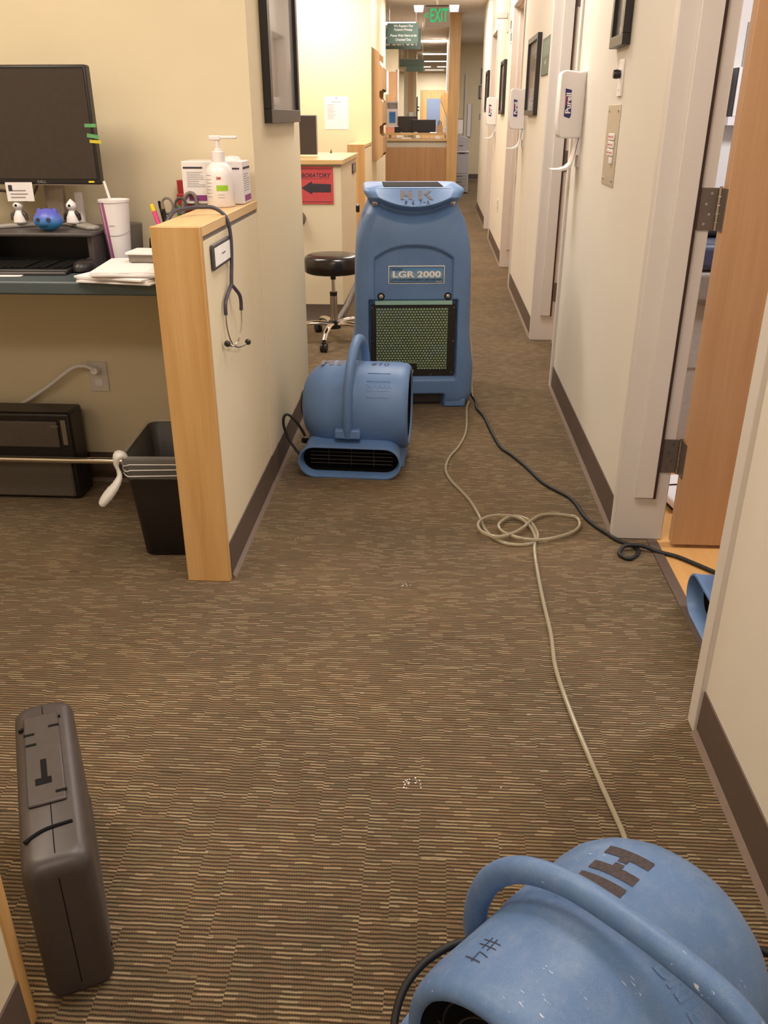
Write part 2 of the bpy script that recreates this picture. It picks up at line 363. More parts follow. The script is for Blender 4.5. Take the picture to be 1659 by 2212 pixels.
# baseboards (rubber cove)
def cove(name, pts):
    """pts: list of (xa, ya, xb, yb, nx, ny) runs, normal points into the corridor"""
    m = MB(); m2 = MB()
    for xa, ya, xb, yb, nx, ny in pts:
        for mm, pr in ((m, [(0, 0.012), (0.006, 0.012), (0.004, 0.118), (0, 0.118)]), (m2, [(0, 0), (0.016, 0), (0.0065, 0.014), (0, 0.014)])):
            mm.rings([[(xa+nx*p[0], ya+ny*p[0], p[1]) for p in pr], [(xb+nx*p[0], yb+ny*p[0], p[1]) for p in pr]])
    o = tag(m.build(name, 'baseboard'), kind='structure'); m2.build('toe', 'baseboard_toe', o); return o
cove('baseboard_right', [(0.64, a, 0.64, b, -1, 0) for a, b in ((-2.5, 1.61), (2.665, 4.37), (5.48, 7.25), (8.37, 10.33), (11.36, 13.7))])
cove('baseboard_left', [(-0.602, 2.275, -0.602, 3.02, 1, 0), (-0.60, 3.02, -0.60, 4.07, 1, 0), (-0.602, -1.6, -0.602, 0.83, 1, 0), (-0.70, 10.1, -0.70, 12.9, 1, 0)])
cove('baseboard_alcove', [(-3.2, 3.02, -0.73, 3.02, 0, -1)])
cove('baseboard_far', [(0.36, 20.45, 4.1, 20.45, 0, -1), (-3.2, 33.0, -0.4, 33.0, 0, -1), (0.2, 33.0, 4.1, 33.0, 0, -1)])
struct('trim_1', 'baseboard', (0.742, 1.665, -0.002, 0.775, 2.61, 0.004), bevel=0.001)

# ------------------------------------------------------------------ door frames on the right wall
def hinge(par, yj, z0, z1, open_):
    m = MB().box(0.7545, yj-0.0035, z0, 0.803, yj+0.001, z1)
    h = m.build('hinge', 'hinge_metal', par, 0.0006)
    k = MB(); n = 5; dz = (z1-z0)/n
    for i in range(n): k.cyl((0.806, yj-0.010, z0+dz*i+0.0008), (0.806, yj-0.010, z0+dz*(i+1)-0.0008), 0.0068, seg=14)
    k.cyl((0.806, yj-0.010, z1), (0.806, yj-0.010, z1+0.004), 0.005, seg=12)
    k.build('knuckle', 'steel', h)
    s_ = MB()
    for (dx, zz) in ((0.018, .15), (0.030, .38), (0.018, .62), (0.030, .87)):
        s_.cyl((0.7545+dx, yj-0.0035, z0+(z1-z0)*zz), (0.7545+dx, yj-0.005, z0+(z1-z0)*zz), 0.0042, seg=10)
    s_.build('screw', 'steel', h)
    if open_: bx('door_leaf_plate', 'hinge_metal', h, 0.8085, yj-0.058, z0, 0.8115, yj-0.016, z1)
def door(n, a, b, state):
    d = thing('door_%d' % n, None, None, kind='structure')
    m = MB()
    for (y0, y1, s_) in ((b, b+0.05, 1), (a-0.05, a, -1)):
        m.box(0.628, y0, 0, 0.792, y1, 2.18)
    m.box(0.628, a, 2.13, 0.792, b, 2.18)
    m.build('door_frame', 'trim_white', d, 0.003)
    m = MB()
    m.box(0.682, b-0.016, 0.158, 0.742, b+0.001, 2.13); m.box(0.682, a-0.001, 0.158, 0.742, a+0.016, 2.13); m.box(0.682, a+0.016, 2.114, 0.742, b-0.016, 2.131)
    m.build('door_stop', 'trim_white', d, 0.0025)
    m = MB(); m.box(0.742, b-0.013, 0.155, 0.7505, b+0.001, 2.125); m.box(0.742, a-0.001, 0.155, 0.7505, a+0.013, 2.125)
    m.build('seal', 'seal', d)
    if state == 'open':
        yo = b-0.058
        lf = bx('door_leaf', 'door_wood', d, 0.811, yo, 0.012, 0.811+0.915, yo+0.044, 2.12, 0.002)
        hd = MB().cyl((1.66, yo, 0.98), (1.66, yo-0.045, 0.98), 0.011).tube(smooth_path([(1.66, yo-0.045, .98), (1.63, yo-0.055, .98), (1.55, yo-0.055, .98)]), 0.009)
        hd.lathe([(yo-0.006, 0.0), (yo-0.006, 0.03), (yo, 0.032)], 20, 'y', (1.66, 0, 0.98)).build('handle', 'steel', lf)
        hs = ((0.245, 0.360), (1.000, 1.115), (1.84, 1.955))
    else:
        bx('door_leaf', 'door_wood', d, 0.752, a+0.004, 0.012, 0.790, b-0.004, 2.125, 0.002)
        hs = ()
    for z0, z1 in hs: hinge(d, b, z0, z1, state == 'open')
for i, (a, b) in enumerate(OPEN): door(i+1, a, b, 'open' if i < 2 else 'shut')

# ------------------------------------------------------------------ lights
for i, (x, y, lx, ly, pw, c) in enumerate(LAMPS):
    where = ('the corridor behind the nearest air mover', 'the near corridor', 'the corridor by the tall dehumidifier', 'the corridor past the stool', 'the corridor before the exit sign', 'the corridor above the exit sign, added out of view to light the maple column', 'the desk alcove', 'the laboratory alcove', 'the bright wall of the laboratory alcove', 'the open area beside the black case',
             'the check-out counter', 'the passage behind the check-out counter', 'the passage, second row back', 'the passage, third row back', 'the left half of the last paired row', 'the right half of the last paired row', 'the far wooden door',
             'the first exam room', 'the second exam room', 'the far side hallway', 'the corner of the side hallway')[i]
    lt = thing('ceiling_light', 'square white recessed ceiling light over ' + where, 'ceiling light', (x, y, CEIL), group='recessed ceiling lights')
    m = MB(); a, b = lx/2, ly/2
    for q in ((-a-.03, -b-.03, a+.03, -b), (-a-.03, b, a+.03, b+.03), (-a-.03, -b, -a, b), (a, -b, a+.03, b)): m.box(q[0], q[1], -0.012, q[2], q[3], 0.0)
    m.build('frame', 'white_plastic', lt); bx('diffuser', 'diffuser', lt, -a, -b, -0.006, a, b, -0.001)
    ld = bpy.data.lights.new('lamp', 'AREA'); ld.shape = 'RECTANGLE'; ld.size = lx; ld.size_y = ly; ld.energy = pw; ld.color = c
    lo = bpy.data.objects.new('lamp', ld); S.collection.objects.link(lo); lo.parent = lt; lo.location = (0, 0, -0.02)
# ------------------------------------------------------------------ air movers
DR, DY, DZ = 0.175, 0.222, 0.235          # drum radius and axis
def drum(x, ang, off=0.0):
    """point on the drum skin: ang from front (0 = facing the outlet side, 90 = top)"""
    a = R(ang); r = DR+off
    return (x, DY-math.cos(a)*r, DZ+math.sin(a)*r)
def stadium(hw, z0, z1, y, n=12, pinch=0.0):
    r = (z1-z0)/2; zc = (z0+z1)/2; o = []
    for k in range(n+1):
        a = -math.pi/2+math.pi*k/n; o.append((hw-r+math.cos(a)*r, y, zc+math.sin(a)*r))
    for k in range(n+1):
        a = math.pi/2+math.pi*k/n; o.append((-hw+r+math.cos(a)*r, y, zc+math.sin(a)*r))
    return o
def air_mover(label, loc, rz, mat, stencil, num, num_ang, brand, hi_foot=False, scale=1.0, group='blue air movers'):
    A = thing('air_mover', label, 'air mover', loc, rz, group); A.scale = (scale,)*3
    m = MB()
    prof = [(-.205, 0), (-.206, .06), (-.204, .088), (-.196, .108), (-.182, .127), (-.163, .146), (-.14, .162), (-.115, .172), (-.09, .175), (-.03, .175), (-.028, .177), (.028, .177), (.03, .175),
            (.165, .175), (.183, .174), (.197, .172), (.208, .169), (.216, .164), (.221, .157), (.222, .150), (.219, .146), (.214, .1445)]
    m.lathe(prof, 72, 'x', (0, DY, DZ)); m.f.pop()
    # outlet nozzle: outer skin, lip, inner skin
    rg = [stadium(.170, .055, .150, .20), stadium(.186, .030, .150, .15), stadium(.193, .012, .142, .10), stadium(.197, .004, .134, .055), stadium(.201, .001, .132, .02), stadium(.204, .0, .134, .006), stadium(.203, .001, .133, .0), stadium(.198, .007, .127, -.001),
          stadium(.195, .010, .124, .004), stadium(.191, .013, .119, .03), stadium(.186, .016, .116, .075), stadium(.180, .020, .112, .12)]
    m.rings(rg)
    # floor pan below the drum
    pan = [(.13, .004), (.36, .004), (.385, .03), (.38, .09), (.33, .15), (.24, .18), (.17, .17), (.13, .12)]
    m.rings([[(x, DY+(p[0]-DY)*k, max(.004, p[1]*k2)) for p in pan] for x, k, k2 in ((-.185, .82, .8), (-.165, 1, 1), (.185, 1, 1), (.205, .9, .85))])
    h = m.build('housing', mat, A, smooth=True, angle=50)
    # inside of the outlet
    MB().rings([stadium(.1885, .0145, .1175, .045), stadium(.184, .017, .115, .08), stadium(.180, .02, .112, .105)], cap0=False).build('outlet_throat', 'black_matte', A)
    m = MB()
    for k in range(5): m.cyl((-.165, .062+.002*k, .04+.015*k), (.165, .062+.002*k, .04+.015*k), .0016, seg=6)
    for k in (-.09, .0, .09): m.cyl((k, .064, .03), (k, .064, .112), .0012, seg=6)
    m.build('outlet_grille', 'charcoal', A)
    # intake side: dark recess with guard rings
    m = MB(); m.lathe([(.2145, .1455), (.200, .146), (.150, .140), (.148, .05), (.175, .045), (.176, .001)], 48, 'x', (0, DY, DZ)); del m.f[-2]; m.build('fan_wheel', 'black_matte', A)
    m = MB()
    for r in (.03, .055, .08, .105, .128): m.tube([(.188, DY+math.cos(a)*r, DZ+math.sin(a)*r) for a in [2*math.pi*k/40 for k in range(40)]], .0018, 6, closed=True)
    for k in range(6): m.cyl((.188, DY, DZ), (.188, DY+math.cos(k*math.pi/3)*.136, DZ+math.sin(k*math.pi/3)*.136), .002, seg=6)
    m.build('intake_guard', 'black_plastic', A)
    # motor cap on the other side
    MB().lathe([(-.222, 0), (-.222, .045), (-.216, .055), (-.204, .058)], 32, 'x', (0, DY, DZ)).build('motor_cap', 'black_plastic', A)
    # handle
    if hi_foot:
        pts = [(.040, .036, .185), (.042, .022, .22), (.044, .021, .26), (.046, .028, .305), (.048, .052, .365), (.050, .10, .420), (.050, .17, .453), (.050, .25, .463), (.050, .33, .462), (.050, .395, .450), (.049, .435, .415), (.048, .440, .37), (.048, .415, .325), (.048, .385, .29)]
        rad = .0175; fz, fy = .196, .028; fw = .078
    else:
        pts = [(-.01, .050, .160), (-.01, .040, .20), (-.008, .036, .26), (-.006, .040, .33), (-.003, .056, .39), (.001, .085, .44), (.007, .13, .482), (.013, .18, .503), (.019, .23, .500), (.025, .275, .470), (.029, .305, .425), (.031, .32, .375)]
        rad = .0200; fz, fy = .172, .044; fw = .050
    hm = MB().tube(smooth_path(pts, 8), rad, 20, flat=(1.05, 0.92))
    ho = hm.build('handle', mat, A, angle=60)
    q_ = .011 if hi_foot else .019; MB().box(-fw-.01, fy-.014, fz-q_, fw-.01, fy+.035, fz+q_).build('foot_bracket', mat, ho, .007, 3)
    if not hi_foot: bx('web', mat, ho, pts[-1][0]-.011, .30, .30, pts[-1][0]+.011, .335, .40, .006)
    # sprayed stencil letters on the drum
    def strokes(x0, kind, wd, ht, ang0):
        """letter made of curved strips; x along the drum, v around it (up = away from the outlet)"""
        st = []
        if kind == 'H': st = [((0, 0), (.32, 1)), ((.68, 0), (1, 1)), ((.32, .4), (.47, .6)), ((.53, .4), (.68, .6))]
        if kind == 'K': st = [((0, 0), (.32, 1))]
        mm = MB()
        for (u0, v0), (u1, v1) in st:
            rr = []
            for k in range(9):
                v = v0+(v1-v0)*k/8; rr.append([drum(q, ang0+v*ht, .0028 if abs(q) < .031 else .0009) for q in (x0+u0*wd, x0+u1*wd)])
            mm.add([p for r in rr for p in r], [(2*i, 2*i+1, 2*i+3, 2*i+2) for i in range(8)])
        if kind == 'K':
            for (ua, va, ub, vb) in ((.46, .45, .90, 1.0), (.52, .50, 1.0, 0.0)):
                rr = []
                for k in range(9):
                    q = k/8; u = ua+(ub-ua)*q; v = va+(vb-va)*q
                    rr.append([drum(x0+(u-.10)*wd, ang0+v*ht, .0007), drum(x0+(u+.12)*wd, ang0+v*ht, .0007)])
                mm.add([p for r in rr for p in r], [(2*i, 2*i+1, 2*i+3, 2*i+2) for i in range(8)])
        return mm
    sm = stencil[0]
    for (x0, kd) in stencil[1]: strokes(x0, kd, stencil[2], stencil[3], stencil[4]).build('stencil_letter', sm, h)
    def on_drum(xc, ac, off=.0008):
        return lambda u, v, w: drum(xc+u, ac+math.degrees(v/DR), off+w)
    if num: handwrite(num, h, 'ink', .034 if hi_foot else .030, on_drum(.158 if hi_foot else .105, num_ang, .0006), .0017 if hi_foot else .0034, 1.15)
    if brand == 'front':
        text('SAHARA', 'embossed_lettering', mat, h, .024, on_drum(.105, 42, .0), extrude=.0012, bold=.0006, sub=1, sx=1.15)
        m = MB()
        for ang in (62, 49, 35.5, 27):
            rr = [[drum(.06+.09*k/6, ang, .0016), drum(.06+.09*k/6, ang+.8, .0016), drum(.06+.09*k/6, ang+.8, -.002), drum(.06+.09*k/6, ang, -.002)] for k in range(7)]
            m.rings(rr)
        m.build('embossed_rule', mat, h)
    elif brand == 'back':
        text('DRI-EAZ', 'embossed_lettering', mat, h, .030, lambda u, v, w: drum(.022-v, 130+math.degrees(u/DR), w), extrude=.0022, bold=.0010, sub=1, shear=.3)
    return A
f2 = air_mover('blue air mover with handle on carpet in front of the tall dehumidifier', (-.309, 3.085, 0), -2.5, 'blue_plastic',
               ('stencil_faded', [(-.135, 'H'), (-.068, 'K')], .052, 22, 78), '#70', 84, 'front')
m = MB().tube(smooth_path([(-.195, .12, .13), (-.205, .115, .155), (-.225, .11, .19), (-.255, .105, .222), (-.272, .10, .215), (-.276, .10, .18), (-.262, .10, .13), (-.235, .09, .09), (-.20, .085, .05), (-.19, .12, .02)], 6), .0055, 10)
m.build('power_cord', 'rubber', f2)
MB().cyl((-.21, .15, .10), (-.19, .17, .09), .011, .014).build('cord_grip', 'black_plastic', f2)
f1 = air_mover('worn blue air mover cut off by the bottom right corner, closest of all', (.099, .918, 0), -134.5, 'blue_worn',
               ('stencil', [(-.098, 'H'), (-.0305, 'K')], .055, 23, 63), '#4', 57, 'back', hi_foot=True, scale=.978)
m = MB().tube(smooth_path([(.055, .030, .225), (.088, .012, .222), (.135, .0, .210), (.178, .004, .19), (.215, .03, .165), (.24, .09, .14), (.245, .18, .12), (.24, .28, .09), (.22, .36, .05), (.18, .42, .008)], 6), .0058, 10)
m.build('power_cord', 'rubber', f1)
cd1 = MB().tube(smooth_path([(.40, 1.03, .008), (.47, 1.045, .0075), (.554, 1.036, .0075), (.60, 1.03, .0075), (.622, .98, .0075), (.625, .7, .0075), (.62, .2, .0075)], 6), .0065, 10).build('electrical_cord', 'rubber')
tag(cd1, 'short black cord running from behind the nearest air mover to the right baseboard', 'cord')
f3 = air_mover('blue air mover half hidden in the exam room doorway at right', (.757, 1.985, 0), -90, 'blue_plastic',
               ('stencil_faded', [], .05, 22, 80), '', 84, 'none')

# ------------------------------------------------------------------ dehumidifier
D = thing('dehumidifier', 'tall blue wheeled dehumidifier standing in the middle of the corridor', 'dehumidifier', (-.085, 3.985, 0), 5)
def interp(tab, z):
    n = len(tab)
    for i in range(n-1):
        (a, va), (b, vb) = tab[i], tab[i+1]
        if z <= b:
            h = b-a; u = max(0, (z-a)/h)
            ma = (vb-tab[i-1][1])/(b-tab[i-1][0]) if i else (vb-va)/h
            mb = (tab[i+2][1]-va)/(tab[i+2][0]-a) if i < n-2 else (vb-va)/h
            return (2*u**3-3*u**2+1)*va+(u**3-2*u**2+u)*h*ma+(-2*u**3+3*u**2)*vb+(u**3-u**2)*h*mb
    return tab[-1][1]
HW = [(0, .262), (.03, .283), (.07, .292), (.14, .294), (.22, .292), (.28, .282), (.34, .275), (.45, .273), (.60, .271), (.70, .267), (.77, .260), (.83, .247), (.87, .234), (.90, .220), (.92, .210), (.94, .204), (.958, .207), (.975, .217), (.99, .226), (1.0, .226), (1.008, .216)]
YF = [(0, .030), (.04, .010), (.12, .002), (.20, .003), (.40, .010), (.60, .015), (.75, .022), (.82, .030), (.87, .042), (.91, .054), (.95, .060), (1.01, .060)]
def sst(a, b, x):
    if a == b: return 0.0 if x < a else 1.0
    u = max(0, min(1, (x-a)/(b-a))); return u*u*(3-2*u)
def deh_front(x, z):
    y = interp(YF, z)
    # lower grille bay
    m1 = sst(-.212, -.203, x)*(1-sst(.203, .212, x))*sst(.138, .166, z)*(1-sst(.517, .523, z))
    # arched bay above
    top = .765-.055*(abs(x)/.18)**2.4
    m2 = sst(-.186, -.176, x)*(1-sst(.176, .186, x))*sst(.48, .50, z)*(1-sst(top-.010, top+.004, z))
    lb = sst(-.122, -.117, x-.02)*(1-sst(.140, .145, x-.02))*0
    y += max(m1*.036, m2*.026)
    # toe recess
    m3 = sst(-.165, -.135, x)*(1-sst(.135, .165, x))*(1-sst(.055, .075, z)); y += m3*.06
    # flared collar
    f = max(0, 1-(abs(x)/.225)**4)
    zs = .926+.058*(abs(x)/.2)**2; zl = .868+.062*(abs(x)/.2)**2
    if z > zl-.03:
        y = y+f*.034*sst(zl-.02, (zl+zs)/2+.008, z)
        y = y-(.022+f*.060)*sst(zs-.024, zs+.008, z)
        y = y+f*.060*max(0, min(1, (z-zs-.006)/(1.006-zs-.006)))
    return y
YB = lambda z: .53-.05*sst(.75, .98, z)
rows = [k*.0056 for k in range(151)] + [.8425+k*.0022 for k in range(76)]; rings = []
NF = 120
for z in rows:
    hw = interp(HW, z); rc = min(.055, hw*.3)
    ring = []
    fx = hw-rc*.999
    for k in range(NF+1):
        x = -fx+2*fx*k/NF; ring.append((x, deh_front(x, z)+.006*(x/hw)**2, z))
    ye = deh_front(fx, z)+.006
    for k in range(1, 13):
        a = -math.pi/2+math.pi/2*k/12; ring.append((fx+math.cos(a)*rc, ye+rc+math.sin(a)*rc, z))
    yb = YB(z)
    for k in range(1, 6): ring.append((hw, ye+rc+(yb-rc-ye-rc)*k/5, z))
    for k in range(1, 9):
        a = math.pi/2*k/8; ring.append((hw-rc+math.cos(a)*rc, yb-rc+math.sin(a)*rc, z))
    for k in range(1, 11): ring.append((fx-2*fx*k/10, yb, z))
    for k in range(1, 9):
        a = math.pi/2+math.pi/2*k/8; ring.append((-fx+math.cos(a)*rc, yb-rc+math.sin(a)*rc, z))
    for k in range(1, 6): ring.append((-hw, yb-rc-(yb-rc-ye-rc)*k/5, z))
    for k in range(1, 12):
        a = math.pi+math.pi/2*k/12; ring.append((-fx+math.cos(a)*rc, ye+rc+math.sin(a)*rc, z))
    rings.append(ring)
body = MB().rings(rings).build('body', 'blue_plastic', D, angle=70)
for sx in (-1, 1): MB().box(min(sx*.155, sx*.262), .016, 0, max(sx*.155, sx*.262), .12, .045).build('foot', 'blue_plastic', D, .012, 3)
MB().box(-.15, .062, .012, .15, .10, .07).build('toe_shade', 'charcoal', D, .003)  # dark block put in the toe recess for the shade between the feet
bx('control_panel', 'black_matte', D, -.135, .12, 1.007, .135, .40, 1.011, .003)
for sx in (-1, 1):
    w_ = MB().lathe([(-.02, 0), (-.02, .05), (.02, .05), (.02, 0)], 28, 'x', (sx*.30, .47, .05)).build('wheel', 'rubber', D)
# bolts on the collar and above the grille
def bolt(x, y, z, r=.0075, par=None):
    b = MB().lathe([(y, r*1.6), (y-.0025, r*1.6), (y-.003, r), (y-.006, r), (y-.0075, r*.7), (y-.0076, .0001)], 18, 'y', (x, 0, z)); return b.build('bolt', 'steel', par or D)
bolt(-.176, deh_front(-.176, .944)-.0, .944); bolt(.176, deh_front(.176, .944)-.0, .944)
yb0 = interp(YF, .54)+.026
for x in (-.150, .162):
    MB().lathe([(yb0-.001, .017), (yb0-.0015, .001)], 20, 'y', (x, 0, .535)).build('bolt_hole', 'black_matte', D); bolt(x, yb0-.001, .535, .007)
# filter bay: teal edge, green filter, black perforated plate
GX0, GX1, GZ0, GZ1 = -.200, .200, .160, .503
ys = interp(YF, .35)+.012
bx('filter_edge', 'teal_strip', D, -.178, ys-.004, .500, .182, ys+.02, .516, .001)
t = NT('filter_green'); t.col(t.ramp(t.noise(9.0, 2.0), [(.3, srgb(150, 176, 152)), (.5, srgb(156, 178, 134)), (.7, srgb(152, 182, 166))])); t.set(Roughness=.8); t.bump(t.noise(300.0, 2.0), .3, .001); M['filter_green'] = t.m
bx('air_filter', 'filter_green', D, GX0+.006, ys+.0052, GZ0+.004, GX1-.006, ys+.014, GZ1-.004)
gm = MB(); px = .0142; pz = px*.866; hr = .0061; yg = ys+.002
hx0, hx1, hz0, hz1 = -.168, .168, .196, .482
nr = int((hz1-hz0)/pz)+1; ncol = int((hx1-hx0)/px)
def hexcell(cx, cz):
    hexo = [(cx+math.cos(math.pi/6+k*math.pi/3)*px/math.sqrt(3), cz+math.sin(math.pi/6+k*math.pi/3)*px/math.sqrt(3)) for k in range(6)]
    outer = []
    for k in range(6):
        a, b = hexo[k], hexo[(k+1) % 6]; outer += [a, ((a[0]+b[0])/2, (a[1]+b[1])/2)]
    inner = [(cx+math.cos(math.pi/6+k*math.pi/6)*hr, cz+math.sin(math.pi/6+k*math.pi/6)*hr) for k in range(12)]
    vs = [(p[0], yg, p[1]) for p in outer+inner] + [(p[0], yg+.003, p[1]) for p in inner]
    gm.add(vs, [(k, (k+1) % 12, 12+(k+1) % 12, 12+k) for k in range(12)] + [(12+k, 12+(k+1) % 12, 24+(k+1) % 12, 24+k) for k in range(12)])
zt = hz0+(nr-1)*pz
for r in range(nr):
    off = px/2 if r % 2 else 0
    for c in range(ncol+(0 if r % 2 else 1)):
        cx = hx0+c*px+off; cz = hz0+r*pz
        if abs(cx+.004) < .026 and cz < hz0+.026: continue
        hexcell(cx, cz)
# solid rim of the plate
gm.box(GX0, yg, GZ0, hx0-px*.35, yg+.004, GZ1); gm.box(hx0+ncol*px+px*.35, yg, GZ0, GX1, yg+.004, GZ1)
gm.box(hx0-px*.35, yg, zt+px*.40, hx0+ncol*px+px*.35, yg+.004, GZ1); gm.box(hx0-px*.35, yg, GZ0, hx0+ncol*px+px*.35, yg+.004, hz0-px*.40)
gm.box(-.032, yg+.0005, hz0-px*.5, .022, yg+.004, hz0+.024)
plate = gm.build('grille_plate', 'black_plastic', D, smooth=False)
bx('latch', 'teal_strip', D, -.012, yg-.003, .172, .004, yg+.0005, .190, .001)
for (x, z) in ((-.192, .486), (.192, .486), (-.192, .33), (.192, .33), (.188, .176), (.09, .166)): MB().cyl((x, yg-.002, z), (x, yg+.001, z), .003, seg=10).build('screw', 'steel', plate)
# label plate
ly = interp(YF, .63)+.026-.004
LP = bx('name_label', 'white_letter', D, -.116, ly, .592, .144, ly+.006, .674, .004)
t = NT('label_blue'); lx = t.xyz(t.tc()); t.col(t.ramp(t.math('MULTIPLY', t.math('SUBTRACT', lx[2], .59), 12.0), [(0.0, srgb(60, 110, 160)), (.5, srgb(130, 168, 200)), (1.0, srgb(70, 130, 190))])); t.set(Roughness=.4); M['label_blue'] = t.m
bx('label_border', 'ink', LP, -.112, ly-.0004, .596, .140, ly+.001, .670, .003); bx('label_field', 'label_blue', LP, -.109, ly-.0008, .599, .137, ly+.001, .667, .002)
text('LGR 2000', 'model_lettering', 'white_letter', LP, .038, face_front(.014, ly-.0016, .634), bold=.0013, sx=1.44)
text('DRIZAIR', 'brand_lettering', 'ink', LP, .0135, face_front(-.078, ly-.0016, .6575), bold=.0003, sx=1.0, shear=.25)
text('LOW GRAIN REFRIGERANT DEHUMIDIFIER', 'subtitle_lettering', 'ink', LP, .0112, face_front(.014, ly-.0016, .6105), bold=.0004, sx=1.10)
text('DRI-EAZ', 'maker_lettering', 'white_letter', LP, .0075, face_front(.118, ly-.0016, .6025), sx=1.0, shear=.2)
# writing on the collar
cf = lambda xo, zo, d=.0015: (lambda u, v, w: (xo+u, deh_front(xo+u, zo+v)+.006*((xo+u)/.22)**2-d, zo+v))
handwrite('# 6 7-A', body, 'ink', .0165, cf(.012, .950), .0024, 1.25, .80)
m = MB()
def cpatch(u0, v0, u1, v1, sl=0):
    vs = []
    for j in range(5):
        v = v0+(v1-v0)*j/4
        for i in range(4):
            u = u0+(u1-u0)*i/3+sl*j/4; vs.append((u, deh_front(u, v)-.0016, v))
    m.add(vs, [(j*4+i, j*4+i+1, j*4+i+5, j*4+i+4) for j in range(4) for i in range(3)])
cpatch(-.062, .962, -.046, .996); cpatch(-.026, .962, -.010, .996); cpatch(-.044, .975, -.028, .985)
cpatch(.018, .962, .034, .996); cpatch(.040, .980, .056, .996, .02); cpatch(.068, .962, .084, .978, -.02)
m.build('stencil_letters', 'stencil_faded', body, smooth=False)
MB().tube(smooth_path([(.285, .36, .42), (.300, .22, .30), (.301, .13, .21), (.302, .10, .15), (.297, .06, .10), (.30, .03, .05)]), .004, 8).build('side_cord', 'clear_tube', D)
bx('side_latch', 'black_plastic', D, -.262, .16, .895, -.245, .26, .925, .004)

# ------------------------------------------------------------------ hose and cord on the floor
HP = [(0.195, 4.09), (0.181, 3.996), (0.175, 3.821), (0.169, 3.69), (0.157, 3.584), (0.127, 3.448), (0.09, 3.336), (0.072, 3.231), (0.073, 3.156), (0.092, 3.071), (0.125, 2.983), (0.157, 2.89), (0.179, 2.789), (0.192, 2.712), (0.201, 2.65), (0.225, 2.587), (0.261, 2.548), (0.306, 2.537), (0.353, 2.553), (0.377, 2.603), (0.373, 2.667), (0.355, 2.725), (0.316, 2.75), (0.282, 2.729), (0.251, 2.678), (0.251, 2.631), (0.279, 2.59), (0.324, 2.565), (0.385, 2.562), (0.45, 2.593), (0.503, 2.638), (0.531, 2.694), (0.529, 2.758), (0.499, 2.779), (0.451, 2.788), (0.399, 2.762), (0.36, 2.703), (0.331, 2.646), (0.287, 2.591), (0.238, 2.56), (0.193, 2.585), (0.175, 2.638), (0.191, 2.694), (0.233, 2.73), (0.275, 2.74), (0.323, 2.731), (0.357, 2.673), (0.367, 2.595), (0.356, 2.51), (0.35, 2.383), (0.347, 2.197), (0.348, 1.999), (0.341, 1.846), (0.353, 1.676), (0.376, 1.484), (0.394, 1.36), (0.406, 1.268), (0.41, 1.15), (0.40, 1.08)]
hp = []
for i, (x, y) in enumerate(HP):
    z = .0078
    if 19 <= i <= 33: z += .010*math.sin(math.pi*(i-19)/14)
    if 34 <= i <= 47: z += .018*math.sin(math.pi*(i-34)/13)
    hp.append((x, y, z))
hose = MB().tube(smooth_path([(a, b, c-.0018) for a, b, c in hp], 5), .0058, 12).build('drain_hose', 'clear_tube')
tag(hose, 'clear plastic drain hose looped on the carpet beside the black cord', 'hose')
CP = [(0.212, 4.233), (0.23, 4.094), (0.23, 3.99), (0.258, 3.865), (0.286, 3.609), (0.312, 3.447), (0.349, 3.366), (0.402, 3.219), (0.45, 3.064), (0.523, 2.948), (0.546, 2.874), (0.559, 2.775), (0.585, 2.694), (0.612, 2.643), (0.642, 2.588), (0.69, 2.542), (0.69, 2.499), (0.658, 2.459), (0.635, 2.471), (0.63, 2.499), (0.653, 2.524), (0.706, 2.526), (0.755, 2.513), (0.808, 2.483), (0.854, 2.436), (0.919, 2.364), (1.0, 2.30), (1.12, 2.25)]
cp = [(x, y, .0068 + (.013 if 20 <= i <= 21 else 0)) for i, (x, y) in enumerate(CP)]
cord = MB().tube(smooth_path(cp, 5), .0068, 10).build('extension_cord', 'rubber')
tag(cord, 'long black power cord from the dehumidifier to the exam room doorway', 'cord')

# ------------------------------------------------------------------ black case at lower left
K = thing('equipment_case', 'black hard plastic case standing upright on carpet at lower left', 'case', (-.632, 1.087, 0), 26)
rings = []
def rrect(hx, hy, r, z, n=6):
    o = []
    for (cx, cy, a0) in ((hx-r, -hy+r, -90), (hx-r, hy-r, 0), (-hx+r, hy-r, 90), (-hx+r, -hy+r, 180)):
        for k in range(n+1):
            a = R(a0+90*k/n); o.append((cx+math.cos(a)*r, cy+math.sin(a)*r, z))
    return o
for z, k in ((0, .012), (.006, .004), (.02, 0), (.262, 0), (.277, .003), (.287, .010), (.291, .020)): rings.append(rrect(.052-k, .212-k, .022, z))
cs = MB().rings(rings).build('shell', 'case_black', K, angle=60)
MB().box(-.0008, -.2123, .03, .0008, .2123, .262).box(-.0008, -.190, .262, .0008, .190, .2915).build('seam', 'black_matte', cs)
m = MB().box(-.034, -.08, .2905, .026, .16, .2965); m.build('latch_plate', 'case_black', K, .003)
bx('recess_shade', 'black_matte', K, -.010, -.035, .2955, .000, .030, .2972, .002); bx('recess_shade', 'black_matte', K, -.020, -.035, .2955, .006, -.018, .2973, .003)  # raised black pads paint the shade inside the handle recess
for yy in (-.14, .14): MB().tube(smooth_path([(-.042, yy-.012, .2915), (-.012, yy+.004, .292), (.03, yy+.008, .2915)]), .0032, 8).build('latch_slot', 'black_matte', K)
for (xx, yy) in ((-.026, .105), (.016, .118), (-.024, .075), (.018, -.06)): bx('latch_slot', 'black_matte', K, xx-.008, yy-.003, .2955, xx+.010, yy+.003, .2972)
bx('rib', 'case_black', K, .0515, -.18, .05, .0545, .18, .06)

